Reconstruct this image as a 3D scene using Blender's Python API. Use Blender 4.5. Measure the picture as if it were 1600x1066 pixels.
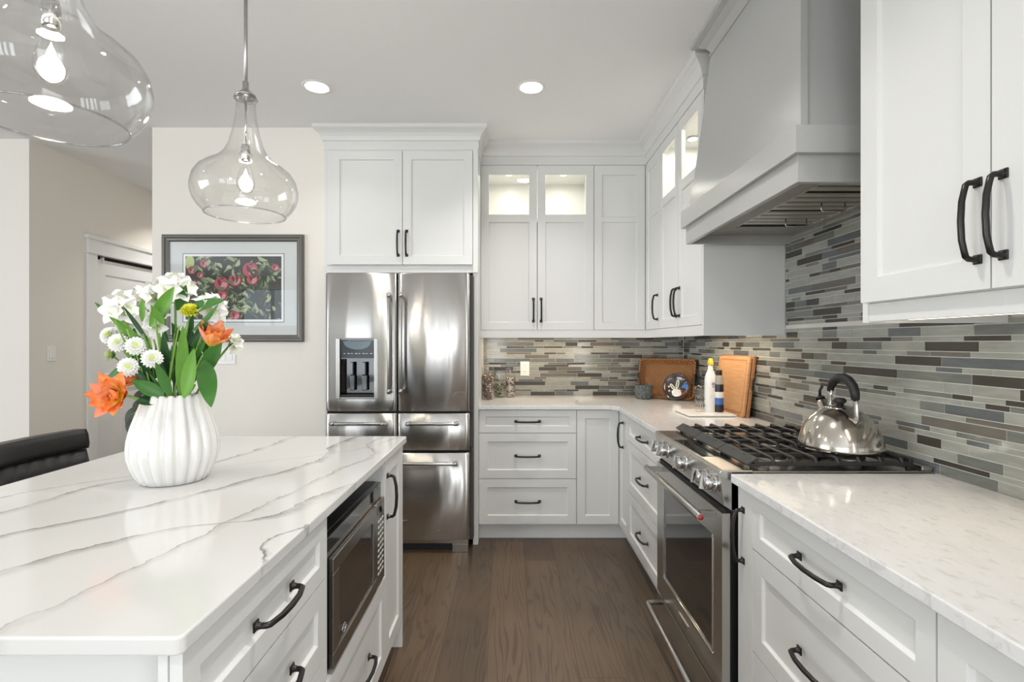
import bpy, bmesh, math, random
from mathutils import Vector, Matrix, noise
PI = math.pi
S = bpy.context.scene
COL = S.collection
for o in list(bpy.data.objects):
    bpy.data.objects.remove(o)

# ------------------------------------------------------------------ camera
cam_d = bpy.data.cameras.new('camera')
cam = bpy.data.objects.new('camera', cam_d)
COL.objects.link(cam)
cam.location = (0, 0, 1.35)
cam.rotation_euler = (PI / 2, 0, 0)
cam_d.sensor_width = 36.0
cam_d.lens = 805 / 1600 * 36
cam_d.shift_x = 1 / 1600
cam_d.shift_y = 2.5 / 1600
cam_d.clip_start = 0.02
S.camera = cam

# ------------------------------------------------------------------ view, world, daylight
S.view_settings.view_transform = 'Standard'
S.view_settings.look = 'None'
S.view_settings.gamma = 1
S.view_settings.use_curve_mapping = False
S.view_settings.exposure = 0.37
wd = bpy.data.worlds.new('sky')
S.world = wd
wd.use_nodes = True
wn = wd.node_tree
bgn = wn.nodes['Background']
bgn.inputs['Color'].default_value = (0.80, 0.90, 1.0, 1)
bgn.inputs['Strength'].default_value = 1.5


def area(name, loc, rot, sx, sy, power, color=(1, 1, 1), shape='RECTANGLE', spread=PI, parent=None):
    d = bpy.data.lights.new(name, 'AREA')
    d.shape = shape
    d.size = sx
    d.size_y = sy
    d.energy = power
    d.color = color
    d.spread = spread
    o = bpy.data.objects.new(name, d)
    COL.objects.link(o)
    o.location = loc
    o.rotation_euler = rot
    if parent:
        o.parent = parent
    return o


H = 2.79          # ceiling height
REAR = -4.5       # wall behind the camera
LEFT = -6.5
XRW = 1.39       # right wall
# daylight through the rear and left windows, plus added streak strips and right-side fill
area('daylight_rear_window', (-3.35, REAR + 0.06, 1.55), (PI / 2, 0, 0), 1.5, 1.8, 25, (0.88, 0.94, 1.0))
for xw, ww in ((-2.02, 0.22), (-1.52, 0.34), (-0.98, 0.26), (-0.40, 0.36)):
    area('streak_light_strip', (xw, REAR + 0.06, 1.3), (PI / 2, 0, 0), ww, 2.2, 33 * ww, (0.95, 0.97, 1.0))  # invented strips behind the camera, there to draw streaks in the fridge steel
area('island_fill_light', (XRW - 0.06, -1.9, 1.45), (PI / 2, 0, PI / 2), 2.4, 1.7, 50, (0.95, 0.97, 1.0))  # added fill that brightens the island front, set in a made-up opening
area('daylight_left_window', (LEFT + 0.06, -0.8, 1.5), (PI / 2, 0, -PI / 2), 3.2, 1.8, 112, (0.90, 0.95, 1.0))


# ------------------------------------------------------------------ material helpers
def lin(c):
    c = c / 255
    return c / 12.92 if c <= 0.04045 else ((c + 0.055) / 1.055) ** 2.4


def rgb(r, g, b):
    return (lin(r), lin(g), lin(b), 1)


MATS = {}


def pm(name, col, rough=0.5, metal=0.0, coat=0.0, spec=0.5, emis=None, estr=0.0):
    m = bpy.data.materials.new(name)
    m.use_nodes = True
    b = m.node_tree.nodes['Principled BSDF']
    b.inputs['Base Color'].default_value = col
    b.inputs['Roughness'].default_value = rough
    b.inputs['Metallic'].default_value = metal
    b.inputs['Coat Weight'].default_value = coat
    b.inputs['Coat Roughness'].default_value = 0.08
    b.inputs['Specular IOR Level'].default_value = spec
    if emis:
        b.inputs['Emission Color'].default_value = emis
        b.inputs['Emission Strength'].default_value = estr
    MATS[name] = m
    return m


class NT:
    def __init__(self, m):
        self.t = m.node_tree
        self.b = self.t.nodes['Principled BSDF']

    def n(self, typ, **kw):
        x = self.t.nodes.new(typ)
        for k, v in kw.items():
            setattr(x, k, v)
        return x

    def l(self, a, b):
        self.t.links.new(a, b)

    def math(self, op, a, b=None, c=None, clamp=False):
        x = self.n('ShaderNodeMath', operation=op, use_clamp=clamp)
        for i, v in enumerate((a, b, c)):
            if v is None:
                continue
            if isinstance(v, (int, float)):
                x.inputs[i].default_value = v
            else:
                self.l(v, x.inputs[i])
        return x.outputs[0]

    def maprange(self, v, a, b, c=0.0, d=1.0, smooth=True):
        x = self.n('ShaderNodeMapRange', interpolation_type='SMOOTHSTEP' if smooth else 'LINEAR')
        self.l(v, x.inputs[0])
        for i, q in enumerate((a, b, c, d)):
            x.inputs[i + 1].default_value = q
        return x.outputs[0]

    def mix(self, f, a, b, mode='MIX'):
        x = self.n('ShaderNodeMix', data_type='RGBA', blend_type=mode)
        for sock, v in ((x.inputs[0], f), (x.inputs[6], a), (x.inputs[7], b)):
            if isinstance(v, (int, float)):
                sock.default_value = v
            elif isinstance(v, tuple):
                sock.default_value = v
            else:
                self.l(v, sock)
        return x.outputs[2]

    def coords(self, scale=(1, 1, 1), rot=(0, 0, 0), loc=(0, 0, 0), kind='Object'):
        tc = self.n('ShaderNodeTexCoord')
        mp = self.n('ShaderNodeMapping')
        self.l(tc.outputs[kind], mp.inputs[0])
        mp.inputs['Scale'].default_value = scale
        mp.inputs['Rotation'].default_value = rot
        mp.inputs['Location'].default_value = loc
        return mp.outputs[0]

    def noise(self, vec, scale, detail=3, rough=0.5, dist=0.0):
        x = self.n('ShaderNodeTexNoise')
        self.l(vec, x.inputs['Vector'])
        x.inputs['Scale'].default_value = scale
        x.inputs['Detail'].default_value = detail
        x.inputs['Roughness'].default_value = rough
        x.inputs['Distortion'].default_value = dist
        return x.outputs['Fac']

    def bump(self, h, strength=0.2, dist=0.01):
        x = self.n('ShaderNodeBump')
        x.inputs['Strength'].default_value = strength
        x.inputs['Distance'].default_value = dist
        self.l(h, x.inputs['Height'])
        self.l(x.outputs[0], self.b.inputs['Normal'])
        return x


def ramp(nt, fac, stops):
    r = nt.n('ShaderNodeValToRGB')
    e = r.color_ramp.elements
    while len(e) < len(stops):
        e.new(0.5)
    for i, (p, c) in enumerate(stops):
        e[i].position = p
        e[i].color = c
    nt.l(fac, r.inputs[0])
    return r.outputs[0]


CAB = pm('white cabinet paint', rgb(219, 219, 216), 0.36)
CAB_IN = pm('cabinet interior white', rgb(236, 234, 228), 0.5)
HOODM = pm('grey hood paint', rgb(174, 174, 171), 0.25, 0, 0.0, 0.7)
WALLP = pm('greige wall paint', rgb(230, 225, 216), 0.75)
nt = NT(WALLP)
nt.bump(nt.noise(nt.coords(), 180, 2), 0.04, 0.002)
CEILM = pm('ceiling paint', rgb(241, 241, 241), 0.85)
nt = NT(CEILM)
nt.bump(nt.noise(nt.coords(), 120, 3), 0.05, 0.002)
TRIM = pm('white trim paint', rgb(232, 232, 231), 0.4)
BRONZE = pm('dark bronze handle', rgb(58, 56, 54), 0.32, 0.85)
BLACK = pm('black plastic', rgb(18, 18, 19), 0.35)
BLACKGLASS = pm('black glass', rgb(10, 10, 11), 0.04, 0.0, 0.6)
SHADOWGAP = pm('black gasket and gap shade', rgb(14, 14, 14), 0.7)  # black filler standing in for shade in gaps; a real gasket on the fridge
CASTIRON = pm('cast iron', rgb(34, 33, 32), 0.45)
CHROME = pm('polished chrome', rgb(215, 215, 214), 0.08, 1.0)
NICKEL = pm('brushed nickel', rgb(176, 175, 172), 0.28, 1.0)
KETTLEM = pm('polished steel kettle', rgb(200, 194, 184), 0.13, 1.0)
WHITEPL = pm('white plastic', rgb(238, 237, 232), 0.35)
RUBBER = pm('black rubber grip', rgb(26, 26, 28), 0.55)
LEATHER = pm('black leather', rgb(34, 33, 33), 0.38)
nt = NT(LEATHER)
nt.bump(nt.noise(nt.coords(), 160, 3), 0.12, 0.002)
CERAMIC = pm('white glazed ceramic', rgb(226, 225, 221), 0.14, 0, 0.3)
FRAMEM = pm('pewter frame', rgb(104, 101, 95), 0.35, 0.35)
MATB = pm('pale grey mat board', rgb(208, 212, 210), 0.8)
MATLINE = pm('mat ink line', rgb(60, 66, 66), 0.8)
PAPER = pm('print paper', rgb(240, 240, 238), 0.7)
LENS = pm('lamp lens', rgb(255, 252, 246), 0.5, emis=(1, 0.96, 0.9, 1), estr=14)
FILAMENT = pm('bulb filament', rgb(255, 244, 220), 0.5, emis=(1, 0.9, 0.74, 1), estr=60)
LEDBAR = pm('led diffuser', rgb(250, 246, 236), 0.5, emis=(1, 0.88, 0.72, 1), estr=3.0)
DARKPAINT = pm('dark liner paint', rgb(70, 69, 66), 0.5)


ANI_ROT = 0.0


def make_steel(name, col, rough, wav=0.0, aniso=(2, 2, 60)):
    m = pm(name, col, rough, 1.0)
    t = NT(m)
    v = t.coords(scale=aniso)
    br = t.noise(v, 6, 2)
    r = t.maprange(br, 0.3, 0.7, rough - 0.02, rough + 0.02)
    t.l(r, t.b.inputs['Roughness'])
    if wav:
        v2 = t.coords(scale=(1.0, 1.0, 0.16))
        h = t.noise(v2, 8.0, 1, 0.4)
        t.bump(h, wav, 0.02)
        tg = t.n('ShaderNodeTangent', direction_type='RADIAL', axis='Z')
        t.l(tg.outputs[0], t.b.inputs['Tangent'])
        t.b.inputs['Anisotropic'].default_value = 1.0
        t.b.inputs['Anisotropic Rotation'].default_value = ANI_ROT
    return m




def sheet_steel(name, col, rough, an, wav):
    """brushed sheet: reflections drawn out along the height, gently wavy across the width"""
    m = bpy.data.materials.new(name)
    m.use_nodes = True
    t = m.node_tree
    t.nodes.remove(t.nodes['Principled BSDF'])
    out = t.nodes['Material Output']
    gl = t.nodes.new('ShaderNodeBsdfAnisotropic')
    gl.inputs['Color'].default_value = col
    gl.inputs['Roughness'].default_value = rough
    gl.inputs['Anisotropy'].default_value = an
    gl.inputs['Rotation'].default_value = ANI_ROT
    tg = t.nodes.new('ShaderNodeTangent')
    tg.direction_type = 'RADIAL'
    tg.axis = 'Z'
    t.links.new(tg.outputs[0], gl.inputs['Tangent'])
    tc = t.nodes.new('ShaderNodeTexCoord')
    mp = t.nodes.new('ShaderNodeMapping')
    mp.inputs['Scale'].default_value = (1, 1, 0.2)
    t.links.new(tc.outputs['Object'], mp.inputs[0])
    nz = t.nodes.new('ShaderNodeTexNoise')
    nz.inputs['Scale'].default_value = 9.0
    nz.inputs['Detail'].default_value = 1.0
    t.links.new(mp.outputs[0], nz.inputs['Vector'])
    bp = t.nodes.new('ShaderNodeBump')
    bp.inputs['Strength'].default_value = wav
    bp.inputs['Distance'].default_value = 0.02
    t.links.new(nz.outputs['Fac'], bp.inputs['Height'])
    t.links.new(bp.outputs[0], gl.inputs['Normal'])
    t.links.new(gl.outputs[0], out.inputs[0])
    MATS[name] = m
    return m


STEEL = sheet_steel('stainless steel sheet', rgb(196, 194, 190), 0.22, 0.68, 0.16)
STEELB = make_steel('brushed stainless steel', rgb(190, 188, 183), 0.24)
STEELD = pm('dark stainless steel', rgb(150, 147, 141), 0.24, 1.0)


def thin_glass(name, tint=(1, 1, 1, 1), base=0.04, edge=0.55, rough=0.02):
    m = bpy.data.materials.new(name)
    m.use_nodes = True
    t = m.node_tree
    for n in list(t.nodes):
        t.nodes.remove(n)
    out = t.nodes.new('ShaderNodeOutputMaterial')
    tr = t.nodes.new('ShaderNodeBsdfTransparent')
    tr.inputs[0].default_value = tint
    gl = t.nodes.new('ShaderNodeBsdfGlossy')
    gl.inputs['Roughness'].default_value = rough
    lw = t.nodes.new('ShaderNodeLayerWeight')
    lw.inputs[0].default_value = 0.5
    pw = t.nodes.new('ShaderNodeMath')
    pw.operation = 'POWER'
    pw.inputs[1].default_value = 3.2
    t.links.new(lw.outputs['Facing'], pw.inputs[0])
    mr = t.nodes.new('ShaderNodeMapRange')
    t.links.new(pw.outputs[0], mr.inputs[0])
    mr.inputs[3].default_value = base
    mr.inputs[4].default_value = edge
    mx = t.nodes.new('ShaderNodeMixShader')
    t.links.new(mr.outputs[0], mx.inputs[0])
    t.links.new(tr.outputs[0], mx.inputs[1])
    t.links.new(gl.outputs[0], mx.inputs[2])
    t.links.new(mx.outputs[0], out.inputs[0])
    MATS[name] = m
    return m


GLASS = thin_glass('clear blown glass', (0.985, 0.985, 0.98, 1), 0.035, 0.6)
GLASSRIM = thin_glass('thick glass rim', (0.86, 0.87, 0.86, 1), 0.14, 0.8)
PANE = thin_glass('clear cabinet pane', (0.97, 0.98, 0.97, 1), 0.05, 0.4)
PICGLASS = thin_glass('picture glass', (1, 1, 1, 1), 0.10, 0.4, 0.0)


# quartz
def quartz_island():
    m = pm('white quartz with grey veins', rgb(236, 235, 232), 0.12, 0, 0.0)
    t = NT(m)
    vec = t.coords()
    sep = t.n('ShaderNodeSeparateXYZ')
    t.l(vec, sep.inputs[0])
    x, y = sep.outputs[0], sep.outputs[1]
    n1 = t.noise(vec, 9, 4, 0.6)
    n2 = t.noise(vec, 38, 2, 0.6)
    wob = t.math('ADD', t.math('MULTIPLY', t.math('SUBTRACT', n1, 0.5), 0.055),
                 t.math('MULTIPLY', t.math('SUBTRACT', n2, 0.5), 0.022))
    xw = t.math('ADD', x, wob)
    u = t.math('DIVIDE', t.math('SUBTRACT', y, 0.7), 1.7)
    veins = [
        ([(0.95, -1.40), (1.2, -1.31), (1.33, -1.27), (1.54, -1.235), (1.60, -1.18), (1.72, -1.10), (2.3, -0.99)], 0.8, 0.042),
        ([(0.75, -1.40), (1.13, -1.122), (1.37, -0.935), (1.60, -0.81), (1.80, -0.715), (1.95, -0.70), (2.08, -0.735), (2.34, -0.70)], 1.0, 0.045),
        ([(0.75, -1.15), (0.95, -0.95), (1.03, -0.91), (1.18, -0.777), (1.25, -0.60), (1.46, -0.524), (1.7, -0.40)], 0.9, 0.055),
        ([(0.74, -0.35), (0.9, -0.435), (0.98, -0.475), (1.03, -0.50), (1.10, -0.525), (1.16, -0.50), (1.25, -0.44)], 0.8, 0.012),
        ([(1.1, -1.5), (1.5, -1.35), (1.8, -0.95), (2.05, -0.62), (2.2, -0.55), (2.34, -0.50)], 0.45, 0.02),
        ([(1.5, -0.62), (1.8, -0.56), (1.95, -0.52), (2.15, -0.60), (2.34, -0.58)], 0.5, 0.03),
    ]
    dark = None
    band = None
    for pts, st, bw in veins:
        fc = t.n('ShaderNodeFloatCurve')
        c = fc.mapping.curves[0]
        norm = [((a - 0.7) / 1.7, (b + 1.55) / 1.3) for a, b in pts]
        while len(c.points) < len(norm):
            c.points.new(0.5, 0.5)
        for p, q in zip(c.points, norm):
            p.location = q
        fc.mapping.update()
        t.l(u, fc.inputs[1])
        cx = t.math('SUBTRACT', t.math('MULTIPLY', fc.outputs[0], 1.3), 1.55)
        d = t.math('SUBTRACT', xw, cx)
        ad = t.math('ABSOLUTE', d)
        lo = t.maprange(ad, 0.0010, 0.0042, 1, 0)
        nn = t.noise(vec, 7 + 3 * st, 2)
        lo = t.math('MULTIPLY', lo, t.maprange(nn, 0.34, 0.62, 0.12, st))
        up = t.maprange(d, -0.001, bw, 1, 0)
        dn = t.maprange(d, -0.004, 0.0, 0, 1)
        bd = t.math('MULTIPLY', t.math('MULTIPLY', up, dn), t.math('MULTIPLY', t.maprange(nn, 0.3, 0.6, 0.3, 1.0), 0.95 * st))
        dark = lo if dark is None else t.math('MAXIMUM', dark, lo)
        band = bd if band is None else t.math('MAXIMUM', band, bd)
    cloud = t.maprange(t.noise(vec, 3, 3), 0.4, 0.75, 0, 0.12)
    c1 = t.mix(cloud, rgb(213, 212, 209), rgb(188, 187, 183))
    c2 = t.mix(band, c1, rgb(158, 157, 151))
    c3 = t.mix(t.math('MULTIPLY', dark, 0.82), c2, rgb(104, 102, 97))
    t.l(c3, t.b.inputs['Base Color'])
    return m


def quartz_counter():
    m = pm('mottled pale quartz', rgb(220, 218, 212), 0.12)
    t = NT(m)
    v = t.coords(scale=(2.2, 1.0, 1.0), rot=(0, 0, 0.5))
    n1 = t.noise(v, 26, 5, 0.62, 0.6)
    n2 = t.noise(v, 9, 3, 0.5, 0.3)
    f = t.maprange(n1, 0.52, 0.72, 0, 0.42)
    f2 = t.maprange(n2, 0.4, 0.7, 0, 0.25)
    c = t.mix(f2, rgb(220, 219, 217), rgb(204, 203, 200))
    c = t.mix(f, c, rgb(166, 165, 162))
    t.l(c, t.b.inputs['Base Color'])
    return m


QI = quartz_island()
QC = quartz_counter()


def wood_floor():
    m = pm('brown oak planks', rgb(110, 90, 70), 0.36)
    t = NT(m)
    vec = t.coords()
    sep = t.n('ShaderNodeSeparateXYZ')
    t.l(vec, sep.inputs[0])
    x, y = sep.outputs[0], sep.outputs[1]
    W = 0.1945
    px = t.math('DIVIDE', t.math('ADD', x, 0.308 + 20 * W), W)
    ix = t.math('FLOOR', px)
    fx = t.math('FRACT', px)
    wn1 = t.n('ShaderNodeTexWhiteNoise', noise_dimensions='1D')
    t.l(ix, wn1.inputs['W'])
    py = t.math('DIVIDE', t.math('ADD', y, t.math('MULTIPLY', wn1.outputs[0], 7.0)), 1.9)
    iy = t.math('FLOOR', py)
    fy = t.math('FRACT', py)
    idn = t.math('ADD', t.math('MULTIPLY', ix, 7.31), t.math('MULTIPLY', iy, 3.77))
    wn2 = t.n('ShaderNodeTexWhiteNoise', noise_dimensions='1D')
    t.l(idn, wn2.inputs['W'])
    rnd = wn2.outputs[0]
    # cathedral grain: rings of a log cut lengthwise, warped
    cx = t.math('ADD', t.math('SUBTRACT', fx, 0.5), t.math('MULTIPLY', t.math('SUBTRACT', rnd, 0.5), 0.5))
    comb = t.n('ShaderNodeCombineXYZ')
    t.l(t.math('MULTIPLY', cx, 1.0), comb.inputs[0])
    t.l(t.math('MULTIPLY', y, 0.38), comb.inputs[1])
    t.l(t.math('MULTIPLY', rnd, 41.0), comb.inputs[2])
    warp = t.noise(comb.outputs[0], 1.9, 2, 0.5)
    r2 = t.math('SQRT', t.math('ADD', t.math('MULTIPLY', cx, cx), 0.012))
    rings = t.math('ADD', t.math('MULTIPLY', r2, 8.0), t.math('MULTIPLY', warp, 13.0))
    wv = t.math('SINE', t.math('MULTIPLY', rings, 6.28))
    line = t.maprange(wv, 0.30, 1.0, 0, 1)
    fine = t.n('ShaderNodeCombineXYZ')
    t.l(t.math('MULTIPLY', x, 170.0), fine.inputs[0])
    t.l(t.math('MULTIPLY', y, 7.0), fine.inputs[1])
    t.l(t.math('MULTIPLY', rnd, 13.0), fine.inputs[2])
    fn = t.noise(fine.outputs[0], 1.0, 3, 0.6)
    base = ramp(t, rnd, [(0.0, rgb(76, 62, 49)), (0.4, rgb(93, 76, 58)), (0.7, rgb(84, 72, 59)), (1.0, rgb(104, 83, 62))])
    c = t.mix(t.math('MULTIPLY', line, 0.70), base, rgb(62, 47, 36))
    c = t.mix(t.maprange(fn, 0.45, 0.72, 0, 0.30), c, rgb(72, 57, 46))
    big = t.noise(vec, 2.5, 2)
    c = t.mix(t.maprange(big, 0.35, 0.7, 0, 0.35), c, rgb(108, 87, 65))
    ex = t.math('MINIMUM', fx, t.math('SUBTRACT', 1.0, fx))
    gx = t.maprange(ex, 0.004, 0.014, 1, 0)
    ey = t.math('MINIMUM', fy, t.math('SUBTRACT', 1.0, fy))
    gy = t.maprange(ey, 0.0006, 0.0016, 1, 0)
    gap = t.math('MAXIMUM', gx, gy)
    c = t.mix(t.math('MULTIPLY', gap, 0.6), c, rgb(52, 40, 31))
    t.l(c, t.b.inputs['Base Color'])
    hgt = t.math('SUBTRACT', t.math('MULTIPLY', fn, 0.25), t.math('ADD', gap, t.math('MULTIPLY', line, 0.2)))
    t.bump(hgt, 0.25, 0.002)
    return m


FLOORM = wood_floor()


# ------------------------------------------------------------------ mesh helpers
def box(bm, x0, x1, y0, y1, z0, z1, mi=0):
    vs = [bm.verts.new((x, y, z)) for z in (z0, z1) for y in (y0, y1) for x in (x0, x1)]
    for f in ((0, 2, 3, 1), (4, 5, 7, 6), (0, 1, 5, 4), (2, 6, 7, 3), (0, 4, 6, 2), (1, 3, 7, 5)):
        fc = bm.faces.new([vs[i] for i in f])
        fc.material_index = mi
    return vs


def quad(bm, pts, mi=0):
    f = bm.faces.new([bm.verts.new(p) for p in pts])
    f.material_index = mi
    return f


def tube(bm, pts, rad, seg=10, mi=0, cap=True, flat=1.0):
    pts = [Vector(p) for p in pts]
    n = len(pts)
    rads = rad if isinstance(rad, (list, tuple)) else [rad] * n
    t0 = (pts[1] - pts[0]).normalized()
    ref = Vector((0, 0, 1)) if abs(t0.z) < 0.9 else Vector((1, 0, 0))
    u = t0.cross(ref).normalized()
    rings = []
    for i in range(n):
        t = (pts[min(i + 1, n - 1)] - pts[max(i - 1, 0)]).normalized()
        u = (u - t * u.dot(t)).normalized()
        v = t.cross(u)
        rings.append([bm.verts.new(pts[i] + (u * math.cos(a) + v * math.sin(a) * flat) * rads[i])
                      for a in [2 * PI * k / seg for k in range(seg)]])
    for a, b in zip(rings, rings[1:]):
        for k in range(seg):
            f = bm.faces.new((a[k], a[(k + 1) % seg], b[(k + 1) % seg], b[k]))
            f.smooth = True
            f.material_index = mi
    if cap:
        for r in (rings[0], rings[-1]):
            f = bm.faces.new(r)
            f.material_index = mi
    return rings


def lathe(bm, prof, seg=32, mi=0, mat=None, smooth=True, closed=False, mis=None):
    """prof: (radius, z) from one end to the other, around z; mat: Matrix applied afterwards."""
    new = []
    rings = []
    for r, z in prof:
        if r < 1e-6:
            v = bm.verts.new((0, 0, z))
            rings.append([v])
            new.append(v)
        else:
            ring = [bm.verts.new((r * math.cos(2 * PI * k / seg), r * math.sin(2 * PI * k / seg), z)) for k in range(seg)]
            rings.append(ring)
            new += ring
    for i, (a, b) in enumerate(zip(rings, rings[1:])):
        for k in range(seg):
            j = (k + 1) % seg
            if len(a) == 1 and len(b) == 1:
                continue
            if len(a) == 1:
                f = bm.faces.new((a[0], b[j], b[k]))
            elif len(b) == 1:
                f = bm.faces.new((a[k], a[j], b[0]))
            else:
                f = bm.faces.new((a[k], a[j], b[j], b[k]))
            f.smooth = smooth
            f.material_index = mis[i] if mis else mi
    if mat is not None:
        for v in new:
            v.co = mat @ v.co
    return new


def sweep(bm, path, prof, mi=0, z0=0.0):
    """profile [(out, z)] swept along the plan polyline, out = right-hand side of travel, mitred corners, closed section."""
    path = [Vector((p[0], p[1])) for p in path]
    n = len(path)
    offs = []
    for i in range(n):
        ds = []
        if i > 0:
            ds.append((path[i] - path[i - 1]).normalized())
        if i < n - 1:
            ds.append((path[i + 1] - path[i]).normalized())
        ns = [Vector((d.y, -d.x)) for d in ds]
        m = ns[0] if len(ns) == 1 else (ns[0] + ns[1]) / (1 + ns[0].dot(ns[1]))
        offs.append(m)
    rings = [[bm.verts.new((path[i].x + offs[i].x * o, path[i].y + offs[i].y * o, z + z0)) for o, z in prof] for i in range(n)]
    k = len(prof)
    for a, b in zip(rings, rings[1:]):
        for j in range(k):
            f = bm.faces.new((a[j], a[(j + 1) % k], b[(j + 1) % k], b[j]))
            f.material_index = mi
    bm.faces.new(rings[0]).material_index = mi
    bm.faces.new(rings[-1]).material_index = mi


def obj(name, bm, mat, parent=None, loc=None, bevel=0.0, seg=2, angle=50, smooth_angle=None):
    bmesh.ops.recalc_face_normals(bm, faces=bm.faces)
    me = bpy.data.meshes.new(name)
    bm.to_mesh(me)
    bm.free()
    for m in (mat if isinstance(mat, (list, tuple)) else [mat]):
        me.materials.append(m)
    o = bpy.data.objects.new(name, me)
    COL.objects.link(o)
    if parent:
        o.parent = parent
    if loc:
        o.location = loc
    if bevel:
        b = o.modifiers.new('bevel', 'BEVEL')
        b.width = bevel
        b.segments = seg
        b.limit_method = 'ANGLE'
        b.angle_limit = math.radians(angle)
        b.harden_normals = False
    return o


def tag(o, label, cat, group=None, kind=None):
    o['label'] = label
    o['category'] = cat
    if group:
        o['group'] = group
    if kind:
        o['kind'] = kind
    return o


def thing(name, label, cat, loc=(0, 0, 0), rz=0.0, group=None):
    o = bpy.data.objects.new(name, None)
    o.empty_display_size = 0.05
    COL.objects.link(o)
    o.location = loc
    o.rotation_euler = (0, 0, rz)
    return tag(o, label, cat, group)


def struct(name, bm, mat, label=None, bevel=0.0):
    o = obj(name, bm, mat, bevel=bevel)
    o['kind'] = 'structure'
    return o


def copy_obj(o, parent, loc):
    c = o.copy()
    COL.objects.link(c)
    c.parent = parent
    c.location = loc
    return c


B = bmesh.new


def bx(name, dims, mat, parent=None, bevel=0.0, seg=2):
    bm = B()
    if isinstance(dims[0], (list, tuple)):
        for d in dims:
            box(bm, *d)
    else:
        box(bm, *dims)
    return obj(name, bm, mat, parent, bevel=bevel, seg=seg)


# ------------------------------------------------------------------ room shell
XR = 1.39      # right wall
YB = 4.145     # kitchen back wall
YP = 3.45      # wall with the picture
XH = -3.41     # hallway left wall
XPL = -2.405   # left end of the picture wall
YL = 3.643     # facing wall at far left

bm = B(); box(bm, LEFT - 0.1, XR + 0.1, REAR - 0.1, 6.6, -0.05, 0.0)
struct('floor', bm, FLOORM)
bm = B(); box(bm, LEFT - 0.1, XR + 0.1, REAR - 0.1, 6.6, H, H + 0.08)
struct('ceiling', bm, CEILM)
bm = B(); box(bm, -1.25, XR + 0.1, YB, YB + 0.15, 0, H)
struct('wall_back', bm, WALLP)
bm = B(); box(bm, XPL, -1.25, YP, YB + 0.15, 0, H)
struct('wall_picture', bm, WALLP)
bm = B(); box(bm, XPL, XPL + 0.12, YB + 0.15, 6.5, 0, H)
struct('wall_hallway_right', bm, WALLP)
DY0, DY1, DZ = 4.225, 5.03, 2.07
bm = B()
box(bm, XH - 0.12, XH, YL, DY0, 0, H)
box(bm, XH - 0.12, XH, DY1, 6.5, 0, H)
box(bm, XH - 0.12, XH, DY0, DY1, DZ, H)
struct('wall_hallway_left', bm, WALLP)
bm = B(); box(bm, XH - 0.12, XPL + 0.12, 6.5, 6.6, 0, H)
struct('wall_hallway_end', bm, WALLP)
bm = B(); box(bm, LEFT, XH - 0.12, YL, YL + 0.12, 0, H)
struct('wall_left_facing', bm, WALLP)


def wall_with_holes(name, a0, a1, fixed, t, holes, along):
    """holes: (a0, a1, z0, z1) sorted along a."""
    bm = B()

    def put(p0, p1, z0, z1):
        if p1 - p0 < 1e-4 or z1 - z0 < 1e-4:
            return
        if along == 'x':
            box(bm, p0, p1, fixed, fixed + t, z0, z1)
        else:
            box(bm, fixed, fixed + t, p0, p1, z0, z1)
    cur = a0
    for h0, h1, z0, z1 in holes:
        put(cur, h0, 0, H)
        put(h0, h1, 0, z0)
        put(h0, h1, z1, H)
        cur = h1
    put(cur, a1, 0, H)
    return struct(name, bm, WALLP)


rear_holes = [(-5.95, -4.62, 1.72, 2.52), (-4.15, -2.55, 0.6, 2.5), (-2.2, -0.18, 0.12, 2.48)]  # last opening is made up, shaped around the streak strips
wall_with_holes('wall_rear', LEFT - 0.1, XR + 0.1, REAR - 0.1, 0.1, rear_holes, 'x')
left_holes = [(-2.45, 0.85, 0.55, 2.45)]
wall_with_holes('wall_left', REAR - 0.1, YL + 0.12, LEFT - 0.1, 0.1, left_holes, 'y')
right_holes = [(-3.15, -0.65, 0.55, 2.35)]  # unseen opening added for the island fill
wall_with_holes('wall_right', REAR - 0.1, 4.3, XR, 0.1, right_holes, 'y')
k = 1
for (a0, a1, z0, z1), along, fx in [(h, 'x', REAR) for h in rear_holes] + [(left_holes[0], 'y', LEFT), (right_holes[0], 'y', XR + 0.05)]:
    bm = B()
    w = 0.05 if abs(a0 + 2.2) > 0.01 else 0.16
    cuts = [a0, a0 + (a1 - a0) / 3, a0 + 2 * (a1 - a0) / 3, a1] if a1 - a0 > 2.45 else [a0, -1.76, -1.24, -0.72, a1] if abs(a0 + 2.2) < 0.01 else [a0, (a0 + a1) / 2, a1]
    parts = [(a0 - 0.08, a1 + 0.08, z1, z1 + 0.09), (a0 - 0.08, a1 + 0.08, z0 - 0.05, z0)]
    for i, c in enumerate(cuts):
        e0, e1 = (c - 0.08, c) if i == 0 else ((c, c + 0.08) if i == len(cuts) - 1 else (c - w / 2, c + w / 2))
        parts.append((e0, e1, z0, z1))
    for p0, p1, q0, q1 in parts:
        if along == 'x':
            box(bm, p0, p1, fx - 0.06, fx + 0.02, q0, q1)
        else:
            box(bm, fx - 0.06, fx + 0.02, p0, p1, q0, q1)
    fr = struct('window_%d' % k, bm, TRIM)  # frames around the streak strips and the right-side fill are made up too
    bm = B()
    if along == 'x':
        quad(bm, [(a0, fx - 0.04, z0), (a1, fx - 0.04, z0), (a1, fx - 0.04, z1), (a0, fx - 0.04, z1)])
    else:
        quad(bm, [(fx - 0.04, a0, z0), (fx - 0.04, a1, z0), (fx - 0.04, a1, z1), (fx - 0.04, a0, z1)])
    obj('window_pane', bm, PANE, fr)
    k += 1

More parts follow.
